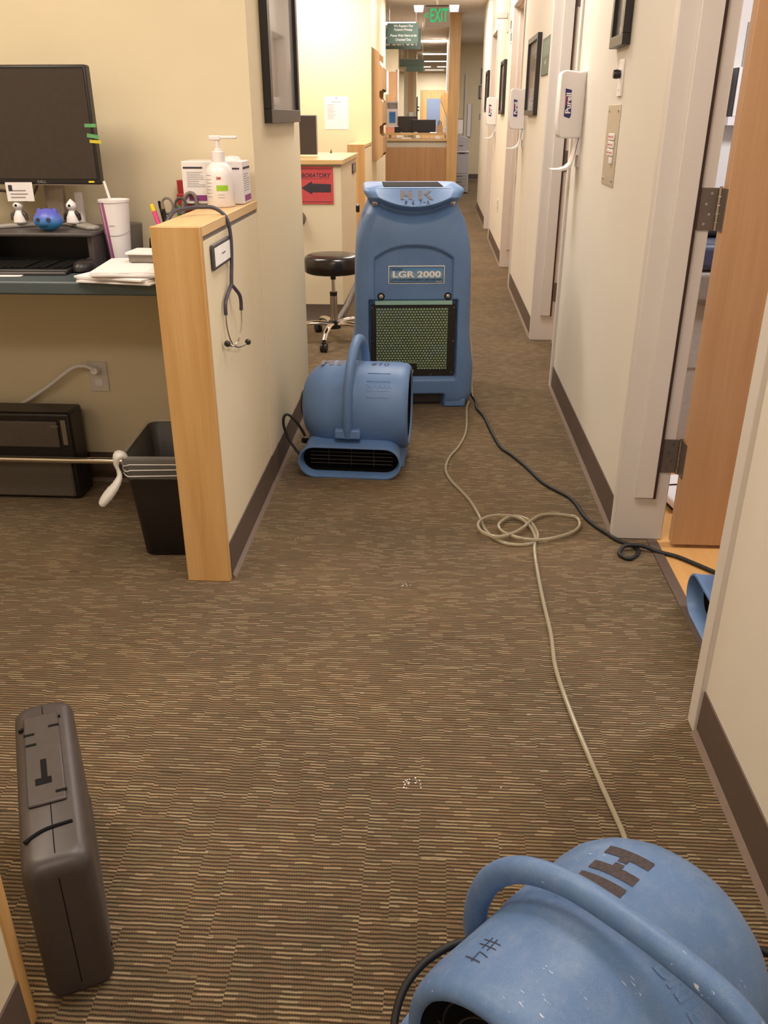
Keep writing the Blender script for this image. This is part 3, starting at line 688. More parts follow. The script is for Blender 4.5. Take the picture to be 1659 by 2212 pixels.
# ------------------------------------------------------------------ desk alcove
W = thing('desk_counter', 'slate laminate desk counter with rounded front edge beside the wooden end post', 'desk', (-1.96, 2.72, 0))
MB().box(-1.236, -.30, .832, 1.230, .297, .870).build('worktop', 'laminate', W, .006, 3)
RL = thing('foot_rail', 'horizontal chrome foot rail under the desk in front of the black box', 'foot rail', (-1.9, 2.765, -.062))
MB().cyl((-1.28, 0, .246), (1.172, 0, .246), .012, seg=18).build('rail', 'chrome', RL)
for x in (-1.1, .2): bx('post', 'steel', RL, x-.01, -.004, .062, x+.01, .01, .24)
for x, a, b in ((1.165, 1.158, 1.173),): MB().cyl((a, 0, .246), (b, 0, .246), .026).build('flange', 'steel', RL)

# computer under the desk
PC = thing('computer', 'black computer box lying under the desk behind the foot rail', 'computer', (-1.55, 2.905, 0))
bx('casing', 'black_plastic', PC, -.40, -.07, 0, .262, .05, .335, .012, 3)
bx('front_panel', 'grey_panel', PC, -.39, -.078, .205, .215, -.068, .305, .006); bx('front_panel', 'grey_panel', PC, -.39, -.082, .012, .245, -.068, .17, .008)
bx('drive_slot', 'mid_grey', PC, .228, -.076, .215, .246, -.068, .31, .002)
for x in (-.05, .19): bx('badge', 'mid_grey', PC, x, -.080, .285, x+.03, -.077, .290)
# wall outlet with plug
O = thing('wall_outlet', 'beige wall outlet under the desk with a white plug in it', 'outlet', (-1.232, 3.02, .42))
bx('cover_plate', 'trim_white', O, -.035, -.006, -.057, .035, 0, .057, .002)
for z in (-.022, .022): bx('socket', 'white_plastic', O, -.016, -.008, z-.014, .016, -.005, z+.014, .003)
c_ = thing('plug_cord', 'pale cord plugged into the wall outlet under the desk', 'cord', (-1.232, 3.02, .44))
MB().cyl((0, -.012, .004), (0, -.042, .010), .016, .013).build('plug', 'white_plastic', c_, .002)
MB().tube(smooth_path([(0, -.035, .012), (-.03, -.045, .03), (-.08, -.045, .02), (-.18, -.04, -.05), (-.28, -.03, -.112), (-.38, -.025, -.172), (-.5, -.02, -.25)]), .0075, 10).build('cable', 'white_plastic', c_)

# waste bin with liner
B = thing('waste_bin', 'black waste bin with a clear liner beside the wooden end post', 'waste bin', (-.835, 2.545, 0), 3)
rg = []
for z, hx, hy in ((0, .080, .130), (.006, .086, .136), (.20, .098, .158), (.335, .108, .176), (.345, .112, .180), (.352, .110, .178)): rg.append(rrect(hx, hy, .028, z))
for z, hx, hy in ((.349, .106, .174), (.20, .092, .154), (.012, .080, .130)): rg.append(rrect(hx, hy, .026, z))
MB().rings(rg).build('tub', 'black_plastic', B, angle=50)
rnd = random.Random(4); ln = MB(); rg = []
for z, hx, hy, j in ((.285, .1085, .1735, .002), (.30, .110, .175, .003), (.325, .112, .178, .003), (.358, .1145, .182, .003), (.362, .110, .178, .002), (.33, .100, .168, .004), (.22, .090, .152, .007), (.10, .080, .136, .009)):
    rg.append([(p[0]*(1+rnd.uniform(-j, j)*4), p[1]*(1+rnd.uniform(-j, j)*3), p[2]+rnd.uniform(-j, j)) for p in rrect(hx, hy, .028, z)])
liner = ln.rings(rg, cap0=False).build('liner', 'film', B, angle=80)
m = MB()
for k in range(3): m.tube([(p[0]*1.004, p[1]*1.004, .30+.016*k+.004*math.sin(i*.9+k)) for i, p in enumerate(rrect(.112, .179, .028, 0))], .0016, 6, closed=True)
m.build('liner_fold', 'film_dense', liner)
kn = smooth_path([(-.098, -.150, .352), (-.118, -.168, .362), (-.126, -.172, .335), (-.118, -.178, .300), (-.130, -.19, .272), (-.150, -.195, .248), (-.172, -.20, .222), (-.178, -.20, .212)], 4)
kr = [.006, .014, .019, .022, .021, .019, .016, .014, .013, .010, .009, .010, .012, .014, .016, .018, .019, .021, .022, .023, .024, .024, .023, .022, .021, .019, .017, .013, .008]
MB().tube(kn, [kr[min(i, 28)]+.0025*rnd.random() for i in range(len(kn))], 14, flat=(1, .6)).build('liner_knot', 'film_dense', liner, angle=80)

# monitor on riser
RI = thing('monitor_riser', 'dark desktop riser shelf standing on the slate desk', 'riser', (-1.22, 2.78, .870))
MB().box(-.30, -.125, .092, .178, .12, .104).build('shelf', 'charcoal', RI, .004); 
for x in (-.29, .155): bx('leg', 'charcoal', RI, x, -.11, 0, x+.018, .11, .092, .002)
bx('rear_panel', 'black_plastic', RI, -.27, .095, 0, .165, .105, .092)
MN = thing('computer_monitor', 'black flat computer monitor with sticky notes on its right edge', 'monitor', (-1.235, 2.83, .974))
MB().box(-.300, -.028, .128, .186, .012, .464).build('bezel', 'black_plastic', MN, .006, 2)
bx('screen', 'screen', MN, -.290, -.0295, .146, .178, -.027, .452); bx('back_shell', 'black_plastic', MN, -.2, .012, .2, .12, .045, .40, .02)
bx('lower_trim', 'reveal_metal', MN, -.298, -.029, .127, .185, -.026, .1295)
text('DELL', 'brand_lettering', 'light_grey', MN, .011, face_front(.0, -.0295, .1365), sx=1.2)
bx('corner_badge', 'yellow', MN, .150, -.0292, .1345, .168, -.0275, .1395)
MB().box(-.020, .015, .01, .045, .035, .30).build('stand_neck', 'reveal_metal', MN, .006)
MB().tube(smooth_path([(-.03, .05, .20), (-.06, .08, .13), (-.12, .10, .07), (-.20, .11, .10), (-.30, .12, .075), (-.5, .12, .06)]), .005, 8).build('cable', 'hinge_metal', MN)
m = MB().prism([(-.02, .02), (-.155, -.10), (-.165, -.105), (-.180, -.085), (-.06, .06), (.07, .06), (.185, -.08), (.175, -.10), (.150, -.10), (.035, .02)], 0, .012, 'z'); m.build('stand_foot', 'light_grey', MN, .004)
for i, (x, z, w_, h_, mt, la) in enumerate(((-1.074, 1.272, .036, .010, 'green_note', 'small green sticky flag, upper of two on the monitor edge'), (-1.070, 1.245, .036, .011, 'green_note', 'small green sticky flag just above the yellow one on the monitor edge'), (-1.064, 1.228, .036, .009, 'yellow_note', 'small yellow sticky flag on the right edge of the monitor'))):
    rot = Matrix.Rotation(R((0, 9, 4)[i]), 3, 'Y')
    tag(MB().box(0, 0, -h_/2, w_, .0008, h_/2, rot, (x, 2.7995, z)).build('sticky_flag', mt), la, 'sticky note', 'sticky flags on the monitor edge')
NC = thing('note_card', 'small white printed card hanging under the left of the monitor', 'card', (-1.305, 2.786, 1.058), 4)
bx('sheet', 'paper', NC, -.042, 0, -.004, .042, .001, .052); lines(NC, 'print', 'print_grey', lambda u, v, w: (u, -.0006, v), -.03, .036, .006, .036, 3, .3, 3); bx('picture', 'print_dark', NC, -.034, -.0007, .026, -.022, 0, .044)
# keyboard
KB = thing('keyboard', 'long black computer keyboard on the desk below the riser', 'keyboard', (-1.30, 2.60, .870), 2)
MB().box(-.235, -.075, 0, .215, .075, .016).build('case', 'black_plastic', KB, .005)
m = MB().box(-.226, -.072, .0155, .206, .060, .0172)
for r_i in range(6):
    for c_i in range(21):
        if c_i in (15, 18) : continue
        x = -.225+c_i*.0208; y = .058-r_i*.0212; m.box(x, y-.018, .016, x+.018, y, .0225)
m.build('keys', 'black_matte', KB, .0015); bx('wrist_rest', 'charcoal', KB, -.232, -.088, 0, .212, -.074, .010, .004)
MS = thing('computer_mouse', 'small black computer mouse beside the keyboard', 'mouse', (-1.060, 2.612, .870), -10)
m = MB(); rg = []
for k in range(9):
    a = math.pi/2*k/8; rg.append([(math.cos(q)*.030*math.cos(a)**.6, math.sin(q)*.052*math.cos(a)**.6, .004+.030*math.sin(a)) for q in [2*math.pi*i/24 for i in range(24)]])
m.rings(rg).build('body', 'black_plastic', MS); MB().lathe([(-.004, 0), (-.004, .008), (.004, .008), (.004, 0)], 16, 'x', (0, .03, .026)).build('wheel', 'charcoal', MS)
# figurines on the riser
zR = .870+.104
TY = thing('squeeze_toy', 'round blue toy head with small ears sitting on the riser', 'toy', (-1.192, 2.705, zR))
rg = [];
for k in range(15):
    a = -math.pi/2+math.pi*k/14; rr = math.cos(a)*(.041 if a < 0 else .039)*(1+.12*(1-abs(math.sin(a)))); rg.append([(math.cos(q)*max(rr, .0005)*1.02, math.sin(q)*max(rr, .0005)*.9, .034+.033*math.sin(a)) for q in [2*math.pi*i/28 for i in range(28)]])
hd = MB().rings(rg).build('head', 'toy_blue', TY)
for x in (-.024, .024): MB().lathe([(0, .009), (.008, .007), (.012, .001)], 12, 'z', (x, 0, .056)).build('ear', 'toy_blue', TY)
for x in (-.016, .016): MB().lathe([(-.001, .0001), (-.001, .0065), (.003, .0066)], 14, 'y', (x, -.0375, .036)).build('eye', 'navy', TY)
MB().tube([(-.012, -.0385, .019), (0, -.0395, .017), (.012, -.0385, .019)], .0012, 6).build('mouth', 'black_matte', TY)
def figurine(loc, label, dark):
    F = thing('figurine', label, 'figurine', loc)
    MB().lathe([(0, .018), (.004, .021), (.02, .019), (.036, .011), (.040, .008)], 20).build('body', 'white_plastic', F)
    rg_ = [(.038+.036*k/8, max(.001, .0165*math.sin(math.pi*min(.98, .12+.88*k/8)))) for k in range(9)]
    MB().lathe(rg_, 20).build('head', 'white_plastic', F)
    for s_ in (-1, 1): MB().tube([(s_*.010, 0, .035), (s_*.020, -.004, .026), (s_*.024, -.003, .010)], [.006, .008, .005], 10).build('arm', dark, F)
    MB().lathe([(-.001, .0001), (-.001, .004), (.002, .004)], 10, 'y', (0, -.016, .055)).build('nose', 'black_matte', F)
figurine((-1.325, 2.80, zR+.0125), 'small white figurine left of the round blue toy', 'charcoal')
figurine((-1.152, 2.80, zR+.0125), 'small white figurine with dark sides right of the round blue toy', 'black_plastic')
CH = thing('charging_dock', 'white upright two-pronged holder behind the blue toy', 'holder', (-1.19, 2.885, zR))
MB().prism([(-.045, 0), (.045, 0), (.045, .10), (.020, .10), (.020, .055), (-.020, .055), (-.020, .09), (-.045, .09)], -.008, .008, 'y').build('frame', 'white_plastic', CH, .004)
PH = thing('desk_clock', 'small dark framed display standing behind the paper cup', 'clock', (-1.070, 2.93, .870), -8)
MB().box(-.032, 0, .09, .030, .008, .165).build('frame', 'black_plastic', PH, .002); bx('display', 'mid_grey', PH, -.027, -.0012, .098, .025, .001, .158); bx('stand', 'black_plastic', PH, -.02, .0, 0, .02, .02, .092)
# paper cup
CU = thing('paper_cup', 'tall white paper drinking cup with a straw on the desk', 'cup', (-1.000, 2.765, .870))
MB().lathe([(0, .001), (0, .0330), (.185, .0455), (.186, .0475), (.190, .0475), (.190, .0440), (.186, .0430), (.165, .042), (.165, .001)], 40).build('cup', 'cup_art', CU, angle=50)
MB().lathe([(.186, .0440), (.186, .0480), (.193, .0485), (.193, .0440), (.188, .042), (.188, .001)], 40).build('lid', 'white_plastic', CU)
MB().tube([(-.004, .0, .02), (-.012, .004, .19), (-.026, .008, .245)], .0042, 10).build('straw', 'white_plastic', CU)
MB().tube([(math.cos(a)*.0400, math.sin(a)*.0400, .10+.012*math.sin(a*1.0)) for a in [math.pi+math.pi*k/14 for k in range(15)]], .0006, 5).build('fill_line', 'print_grey', CU)
MB().tube([(math.sin(q)*.0415, -math.cos(q)*.0415, .118+.002*math.sin(q*40)) for q in [-.25+.04*i for i in range(13)]], .0006, 5).build('scribble', 'print_grey', CU)
TB = thing('tumbler', 'clear grey plastic tumbler behind the tall paper cup', 'cup', (-.996, 2.872, .870))
t = NT('smoke_plastic'); t.col(srgb(120, 112, 106)); t.set(Roughness=.15, Alpha=.45); M['smoke_plastic'] = t.m
MB().lathe([(0, .001), (0, .034), (.11, .042), (.11, .0405), (.004, .033), (.004, .001)], 32).build('wall', 'smoke_plastic', TB)
SP = thing('speaker', 'black desktop speaker behind the paper cup beside the end post', 'speaker', (-.90, 2.90, .870), 10)
MB().lathe([(0, .042), (.02, .046), (.06, .042), (.085, .028), (.092, .002)], 28).build('body', 'black_plastic', SP); MB().lathe([(-.043, .0001), (-.044, .018), (-.036, .022)], 20, 'y', (-.006, 0, .05)).build('cone', 'steel', SP)
# papers on the desk edge: separate sheaves
rnd = random.Random(8)
for k in range(6):
    z = .870+.0055*k; dx = rnd.uniform(-.012, .012); a = rnd.uniform(-4, 4)+(-14 if k < 3 else 6)
    P_ = thing('paper_sheaf', 'sheaf of white paper, number %s from the top of the stack on the desk edge' % ('six', 'five', 'four', 'three', 'two', 'one')[k], 'paper', (-.868+dx, 2.52+.01*(k % 2), z), a, 'paper stack beside the end post')
    if k == 5: P_['label'] = 'topmost sheaf of white paper on the stack by the end post'
    elif k == 0: P_['label'] = 'bottom sheaf of white paper on the stack by the end post'
    hw_ = .115-.002*k; m = MB(); rg = []
    for i in range(13):
        u = -hw_+2*hw_*i/12; lift = .0016*math.sin(i*1.3+k)+(.004 if i == 0 else 0)*(.0)
        rg.append([(u, -.13, .0002), (u, .13, .0002), (u, .13, .0048+lift*.3), (u, -.13, .0048+lift*.3)])
    m.rings(rg).build('sheets', 'paper', P_, smooth=False)
NB = thing('desk_calendar', 'small grey box with white top on the paper stack', 'box', (-.845, 2.60, .9045), -3)
bx('base', 'mid_grey', NB, -.055, -.045, 0, .075, .045, .022, .002); bx('top_sheet', 'paper', NB, -.062, -.05, .022, .078, .048, .029, .001)
for i, (x, y, a, la) in enumerate(((-1.30, 2.505, 6, 'loose white sheet lying in front of the keyboard'), (-1.36, 2.465, -8, 'loose white sheet overlapped by another at the left desk edge'))):
    o = thing('paper_sheet', la, 'paper', (x, y, .870+.0008*(1-i)), a, 'loose sheets before the keyboard'); bx('sheet', 'paper', o, -.10, -.022, .0001, .09, .03, .0007)
# pen cup etc. behind the half wall
PCU = thing('pen_cup', 'mesh pen cup on the desk behind the half wall cap', 'pen cup', (-.835, 2.80, .870))
MB().lathe([(0, .001), (0, .038), (.105, .042), (.105, .040), (.003, .036), (.003, .001)], 28).build('cup', 'black_plastic', PCU)
def pen(x, y, tilt, az, mat, tip, la, L=.17, r=.005):
    p = thing('pen', la, 'pen', (x, y, .876), 0, 'pens in the cup'); d = Vector((math.sin(R(tilt))*math.cos(R(az)), math.sin(R(tilt))*math.sin(R(az)), math.cos(R(tilt))))
    MB().cyl((0, 0, 0), d*L*.88, r, seg=12).build('barrel', mat, p); MB().cyl(d*L*.88, d*L, r*1.05, r*.8, seg=12).build('cap', tip, p)
pen(-.842, 2.79, 15, 185, 'pink', 'yellow', 'pink highlighter with yellow end leaning left in the pen cup', .178, .0075)
pen(-.838, 2.80, 10, 170, 'black_plastic', 'black_matte', 'black pen standing behind the pink highlighter', .182)
pen(-.835, 2.79, 6, 190, 'black_plastic', 'steel', 'black pen with metal tip, rightmost of the pens in the cup', .18)
SC = thing('scissors', 'scissors with grey loop handles standing in the pen cup', 'scissors', (-.82, 2.80, .876))
for s_ in (-1, 1):
    MB().box(-.004+s_*.003, -.001, 0, .004+s_*.003, .001, .13).build('blade', 'steel', SC)
    MB().tube([(s_*.022+.018*math.cos(a), 0, .165+.024*math.sin(a)) for a in [2*math.pi*k/20 for k in range(20)]], .004, 8, closed=True).build('handle_loop', 'mid_grey' if s_ < 0 else 'charcoal', SC)
MB().cyl((.0, .012, .0), (.012, .012, .165), .006, seg=10).build('green_grip', 'green_note', SC)
RC = thing('canister', 'red round canister standing behind the white wipes box', 'canister', (-.836, 2.988, .870))
MB().lathe([(0, .001), (0, .026), (.19, .026), (.195, .022), (.235, .022), (.237, .001)], 28).build('body', 'red_plastic', RC)
TP = thing('cable_coil', 'grey cable loop sticking up behind the half wall cap', 'cable', (-.795, 2.86, .870))
MB().tube(smooth_path([(-.02, 0, .0), (-.015, 0, .12), (-.01, 0, .18), (.01, 0, .205), (.03, 0, .19), (.032, 0, .12), (.03, 0, .0)]), .006, 10).build('cable', 'mid_grey', TP)

# boxes and pump bottle on the half wall
GB = thing('wipes_box', 'white printed wipes box with purple label on the half wall cap', 'box', (-.7075, 2.925, 1.041))
MB().box(-.098, -.058, 0, .098, .058, .128).build('carton', 'white_plastic', GB, .003)
fr_ = lambda u, v, w: (u, -.0586, v)
lines(GB, 'small_print', 'print_grey', fr_, -.082, -.022, .052, .100, 9, .25, 2)
bx('heading_bar', 'print_dark', GB, -.092, -.0588, .106, -.030, -.0578, .1115); bx('heading_bar', 'print_dark', GB, .060, -.0588, .104, .088, -.0578, .109)
bx('purple_panel', 'purple_print', GB, -.080, -.0588, .010, -.020, -.0578, .027)
sd = lambda u, v, w: (.0986, u, v)
lines(GB, 'small_print', 'print_grey', sd, -.045, .045, .04, .095, 8, .25, 5)
bx('heading_bar', 'print_dark', GB, .0975, -.05, .104, .0988, .05, .1105); bx('purple_panel', 'purple_print', GB, .0975, -.040, .008, .0988, .05, .026)
MB().lathe([(.128, .03), (.140, .022), (.143, .001)], 20, 'z', (.055, 0, 0)).build('flip_lid', 'white_plastic', GB)
PB = thing('pump_bottle', 'white pump bottle with green label on the half wall cap', 'pump bottle', (-.668, 2.800, 1.041))
MB().lathe([(0, .001), (0, .040), (.004, .043), (.090, .043), (.112, .039), (.126, .025), (.130, .0185)], 36).build('bottle', 'white_plastic', PB)
bt = MB().lathe([(.127, .001), (.127, .0205), (.158, .0205), (.160, .011), (.165, .011), (.167, .0065), (.192, .0065), (.192, .001)], 24).build('collar', 'white_plastic', PB)
MB().box(-.024, -.0085, .190, .012, .0085, .204).box(.0, -.0065, .194, .062, .0065, .203).build('pump_head', 'white_plastic', PB, .003)
cyl_ = lambda rr: (lambda u, v, w: (math.sin(u/rr)*(rr+.0006), -math.cos(u/rr)*(rr+.0006), v))
fn = cyl_(.043)
m = MB(); rr = [[fn(-.002+.036*k/6, .048, 0), fn(-.002+.036*k/6, .064, 0)] for k in range(7)]; m.add([p for r in rr for p in r], [(2*i, 2*i+2, 2*i+3, 2*i+1) for i in range(6)]); m.build('label_band', 'green_print', PB)
text('3M', 'brand_lettering', 'red_plastic', PB, .011, lambda u, v, w: fn(u+.006, v+.084, 0), bold=.0004)
m = MB()
for k, z in enumerate((.092, .080, .070, .060, .050, .040, .030)):
    rr = [[fn(-.040+.022*i/4, z, 0), fn(-.040+.022*i/4, z+.0012, 0)] for i in range(5)]; m.add([p for r in rr for p in r], [(2*i, 2*i+2, 2*i+3, 2*i+1) for i in range(4)])
for z in (.036, .028):
    rr = [[fn(.002+.020*i/4, z, 0), fn(.002+.020*i/4, z+.0012, 0)] for i in range(5)]; m.add([p for r in rr for p in r], [(2*i, 2*i+2, 2*i+3, 2*i+1) for i in range(4)])
m.build('small_print', 'print_grey', PB)

# stethoscope draped over the half wall
ST = thing('stethoscope', 'dark grey stethoscope draped over the half wall cap', 'stethoscope', (-.60, 2.48, 1.041))
tp = smooth_path([(-.155, -.045, -.08), (-.150, -.035, -.03), (-.132, .0, .012), (-.10, .04, .020), (-.065, .065, .021), (-.03, .075, .017), (.002, .070, -.008), (.012, .066, -.06), (.011, .058, -.13), (.011, .040, -.175), (.011, .034, -.200)], 6)
MB().tube(tp, .0055, 12).build('tubing', 'tube_grey', ST)
MB().tube(smooth_path([(.011, .034, -.190), (.009, .000, -.206), (.008, -.034, -.222), (.008, -.048, -.240), (.008, -.050, -.262)]), .0055, 10).build('yoke_arm', 'tube_grey', ST)
MB().tube(smooth_path([(.011, .034, -.190), (.018, .046, -.204), (.028, .056, -.224), (.030, .060, -.245), (.029, .060, -.270)]), .0055, 10).build('yoke_arm', 'tube_grey', ST)
MB().tube(smooth_path([(.008, -.050, -.258), (.008, -.046, -.300), (.010, -.020, -.345), (.014, .030, -.375), (.020, .090, -.386), (.025, .128, -.386)]), .0023, 8).build('ear_tube', 'steel', ST)
MB().tube(smooth_path([(.029, .060, -.266), (.028, .056, -.310), (.022, .030, -.352), (.014, -.020, -.360), (.012, -.068, -.342)]), .0023, 8).build('ear_tube', 'steel', ST)
for x, y, z in ((.026, .136, -.385), (.012, -.076, -.339)): MB().tube([(x, y-.010, z), (x, y, z), (x, y+.010, z)], [.006, .0098, .006], 12).build('ear_tip', 'black_plastic', ST)
MB().lathe([(0, .001), (0, .018), (.006, .022), (.010, .020), (.011, .001)], 24, 'z', (-.165, -.05, -.10)).build('chest_piece', 'steel', ST)
# name plate holder
NP = thing('name_plate', 'dark framed name plate on the near half wall behind the stethoscope', 'name plate', (-.600, 2.455, .950))
MB().box(.0, -.112, -.034, .009, .10, .034).build('holder', 'charcoal', NP, .006, 3); bx('insert', 'white_letter', NP, .008, -.10, -.025, .0096, .088, .024)
MB().tube([(.0100, -.02+.004*i, .002*math.sin(i*2.3)) for i in range(11)], .0008, 5).build('scribble', 'print_dark', NP)

# picture on the left wall
def picture(name_label, xw, y0, y1, z0, z1, side, art, fw=.028, depth=.022, mat_in='photo_grey', fr='black_plastic', mat_w=.0):
    """framed picture on a wall whose face is at x=xw; side=+1 sticks out to +x"""
    F = thing('picture_frame', name_label, 'picture', (xw, (y0+y1)/2, (z0+z1)/2)); h = (z1-z0)/2; w2 = (y1-y0)/2
    m = MB(); a, b = (0, side*depth)
    a, b = min(a, b), max(a, b)
    m.box(a, -w2, -h, b, w2, -h+fw); m.box(a, -w2, h-fw, b, w2, h); m.box(a, -w2, -h+fw, b, -w2+fw, h-fw); m.box(a, w2-fw, -h+fw, b, w2, h-fw)
    m.build('frame', fr, F, .0015)
    q = side*.008
    bx('mount', 'paper' if mat_w else mat_in, F, min(0, q), -w2+fw, -h+fw, max(0, q), w2-fw, h-fw)
    if mat_w: q2 = side*.009; bx('print', mat_in, F, min(q, q2), -w2+fw+mat_w, -h+fw+mat_w, max(q, q2), w2-fw-mat_w, h-fw-mat_w)
    g0 = side*.014; bx('glazing', 'picture_glazing', F, min(g0, g0+side*.001), -w2+fw, -h+fw, max(g0, g0+side*.001), w2-fw, h-fw)
    return F
t = NT('picture_glazing'); t.col(srgb(170, 160, 156)); t.set(Roughness=.04, Alpha=.35); t.b.inputs['Specular IOR Level'].default_value = .9; M['picture_glazing'] = t.m
picture('dark framed picture on the left wall above the pump bottle', -.60, 3.245, 3.93, 1.275, 2.15, 1, None, .045, .028, 'light_grey')
# ------------------------------------------------------------------ laboratory counter, stool
LC = thing('laboratory_counter', 'cream half-height counter with pale wood top behind the stool', 'counter', (-1.2, 6.5, 0))
MB().box(-1.1, -.585, 0, .588, .56, 1.0).build('base_cabinet', 'wall_cream', LC)
bx('reveal_strip', 'reveal_metal', LC, -1.1, -.59, 1.0, .592, .56, 1.012)
bx('top', 'maple_x', LC, -1.11, -.605, 1.012, .605, .57, 1.041, .002)
m = MB()
for (xa, ya, xb, yb, nx, ny) in ((-1.1, -.585, .588, -.585, 0, -1), (.588, -.585, .588, .56, 1, 0)):
    pr = [(0, 0), (.014, 0), (.005, .012), (.004, .115), (0, .115)]; m.rings([[(xa+nx*p[0], ya+ny*p[0], p[1]) for p in pr], [(xb+nx*p[0], yb+ny*p[0], p[1]) for p in pr]])
m.build('kick_strip', 'baseboard', LC)
NP2 = thing('name_plate', 'small dark name plate on the far end of the laboratory counter', 'name plate', (-.612, 6.85, .945))
MB().box(0, -.14, -.035, .009, .12, .035).build('holder', 'charcoal', NP2, .004); bx('insert', 'mid_grey', NP2, .008, -.125, -.024, .0096, .105, .024)
RS = thing('laboratory_sign', 'red paper sign reading laboratory with an arrow, taped to the counter', 'sign', (-.81, 5.913, .885))
MB().box(-.125, -.003, -.115, .148, 0, .115).build('sheet', 'red_paper', RS)
rf = lambda x, z: (lambda u, v, w: (x+u, -.0036, z+v))
text('LABORATORY', 'lettering', 'print_dark', RS, .036, rf(.010, .060), shear=.3, bold=.0008, sx=.99)
m = MB(); arrow = [(-.062, -.016), (.008, .026), (.008, .012), (.132, .008), (.132, -.042), (.008, -.042), (.008, -.056)]
m.add([(x, -.0038, z) for x, z in arrow], [tuple(range(7))]); m.build('arrow', 'print_dark', RS, smooth=False)
bx('border_line', 'print_dark', RS, -.118, -.0037, -.102, .138, -.003, -.099); bx('border_line', 'print_dark', RS, -.118, -.0037, .1, .138, -.003, .103); bx('underline', 'print_dark', RS, -.11, -.0037, .040, .125, -.003, .0415)
LM = thing('computer_monitor', 'dark monitor seen at the left edge of the laboratory counter', 'monitor', (-1.08, 6.40, 1.041))
MB().box(-.245, 0, .012, .252, .03, .258).build('panel', 'screen', LM, .004); MB().box(-.248, .004, .010, .257, .036, .262).build('bezel', 'light_grey', LM, .004)
bx('base', 'black_plastic', LM, -.11, -.06, 0, .11, .12, .012, .003); bx('neck', 'black_plastic', LM, -.03, .03, .01, .03, .06, .15)
LM2 = thing('paper_clip', 'tiny dark clip standing on the laboratory counter top', 'clip', (-.79, 6.95, 1.041)); MB().prism([(-.008, 0), (.008, 0), (.001, .03)], -.003, .003, 'y').build('clip', 'charcoal', LM2)
WP = thing('wall_notice', 'white printed notice pinned on the bright wall above the laboratory counter', 'notice', (-1.078, 10.10, 1.325))
bx('sheet', 'paper', WP, -.128, -.003, -.162, .128, 0, .160); lines(WP, 'print', 'print_grey', lambda u, v, w: (u, -.0036, v), -.10, .0, -.06, .09, 12, .25, 9); bx('heading', 'print_grey', WP, -.05, -.0036, .105, .05, -.003, .11); bx('pin', 'charcoal', WP, -.004, -.006, .14, .004, -.003, .15)
DM = thing('round_door_stop', 'small brown rounded object on the counter front left of the stool', 'holder', (-.895, 5.913, .68))
MB().lathe([(0, .045), (-.02, .044), (-.04, .03), (-.045, .001)], 24, 'y').build('shell', 'hinge_metal', DM)

SL = thing('rolling_stool', 'round black rolling stool with chrome base left of the dehumidifier', 'stool', (-.612, 5.33, 0), 0)
MB().lathe([(.428, .001), (.428, .160), (.436, .172), (.470, .176), (.505, .175), (.523, .166), (.532, .148), (.537, .10), (.538, .001)], 56).build('seat', 'vinyl_black', SL, angle=60)
MB().lathe([(.418, .001), (.418, .05), (.428, .055)], 24).build('seat_plate', 'black_plastic', SL)
MB().cyl((0, 0, .30), (0, 0, .42), .011).build('gas_lift', 'chrome', SL); MB().lathe([(.285, .001), (.285, .022), (.31, .024), (.312, .001)], 24).lathe([(.385, .001), (.385, .016), (.42, .018), (.42, .001)], 24).build('collar', 'black_plastic', SL)
MB().lathe([(.11, .001), (.11, .025), (.295, .022), (.295, .001)], 24).build('column', 'steel', SL); MB().lathe([(.085, .001), (.085, .042), (.125, .040), (.135, .028), (.136, .001)], 24).build('hub', 'black_plastic', SL)
for k in range(5):
    a = R(-97+72*k); c, s_ = math.cos(a), math.sin(a); L_ = .275
    pth = smooth_path([(c*.03, s_*.03, .112), (c*.12, s_*.12, .122), (c*.21, s_*.21, .108), (c*L_, s_*L_, .068)], 5)
    lg = MB().tube(pth, [.020-.006*i/(len(pth)-1) for i in range(len(pth))], 12, flat=(1, .75)).build('leg', 'chrome', SL)
    cs_ = MB(); px_, py_ = c*(L_+.004), s_*(L_+.004)
    for q in (-1, 1):
        ox, oy = -s_*.011*q, c*.011*q
        cs_.cyl((px_+ox*.4, py_+oy*.4, .0265), (px_+ox*1.8, py_+oy*1.8, .0265), .0265, seg=24)
    cs_.box(px_-.012, py_-.012, .03, px_+.012, py_+.012, .062).build('caster', 'black_plastic', lg, .002)
SLANT = thing('slanting_form', 'grey slanting pole between the stool and the dehumidifier', 'form', (-.60, 5.80, 0))  # flattened grey tube slanting up from the carpet
MB().tube([(-.055, -.10, .016), (.03, -.02, .14), (.10, .03, .30), (.115, .04, .36)], .018, 12, flat=(1.2, .8)).build('form', 'mid_grey', SLANT)

# ------------------------------------------------------------------ left wall beyond: file rack, plates
FR = thing('wall_file_rack', 'tall brown wooden wall file rack with stepped pockets on the left wall', 'file rack', (-.70, 10.55, 1.40))
pf = [(0, .557), (.082, .505), (.082, .40), (.118, .36), (.118, .150), (.084, .135), (.082, .08), (.118, .03), (.118, -.19), (.084, -.21), (.086, -.28), (.122, -.315), (.122, -.50), (.055, -.555), (0, -.555)]
for ya, yb in ((-.39, -.372), (.372, .39)): MB().prism(pf, ya, yb, 'y').build('side_panel', 'rack_wood', FR, .002)
bx('back_board', 'rack_wood', FR, 0, -.372, -.55, .012, .372, .55, .001)
for zt, zb in ((.36, .150), (.03, -.19), (-.315, -.50)):
    MB().box(.100, -.372, zb, .112, .372, zt).box(.012, -.372, zb, .112, .372, zb+.012).build('pocket', 'rack_wood', FR, .001)
bx('papers', 'paper', FR, .05, -.30, .17, .085, .30, .43); bx('papers', 'paper', FR, .06, -.30, -.18, .09, .30, -.24+.3)
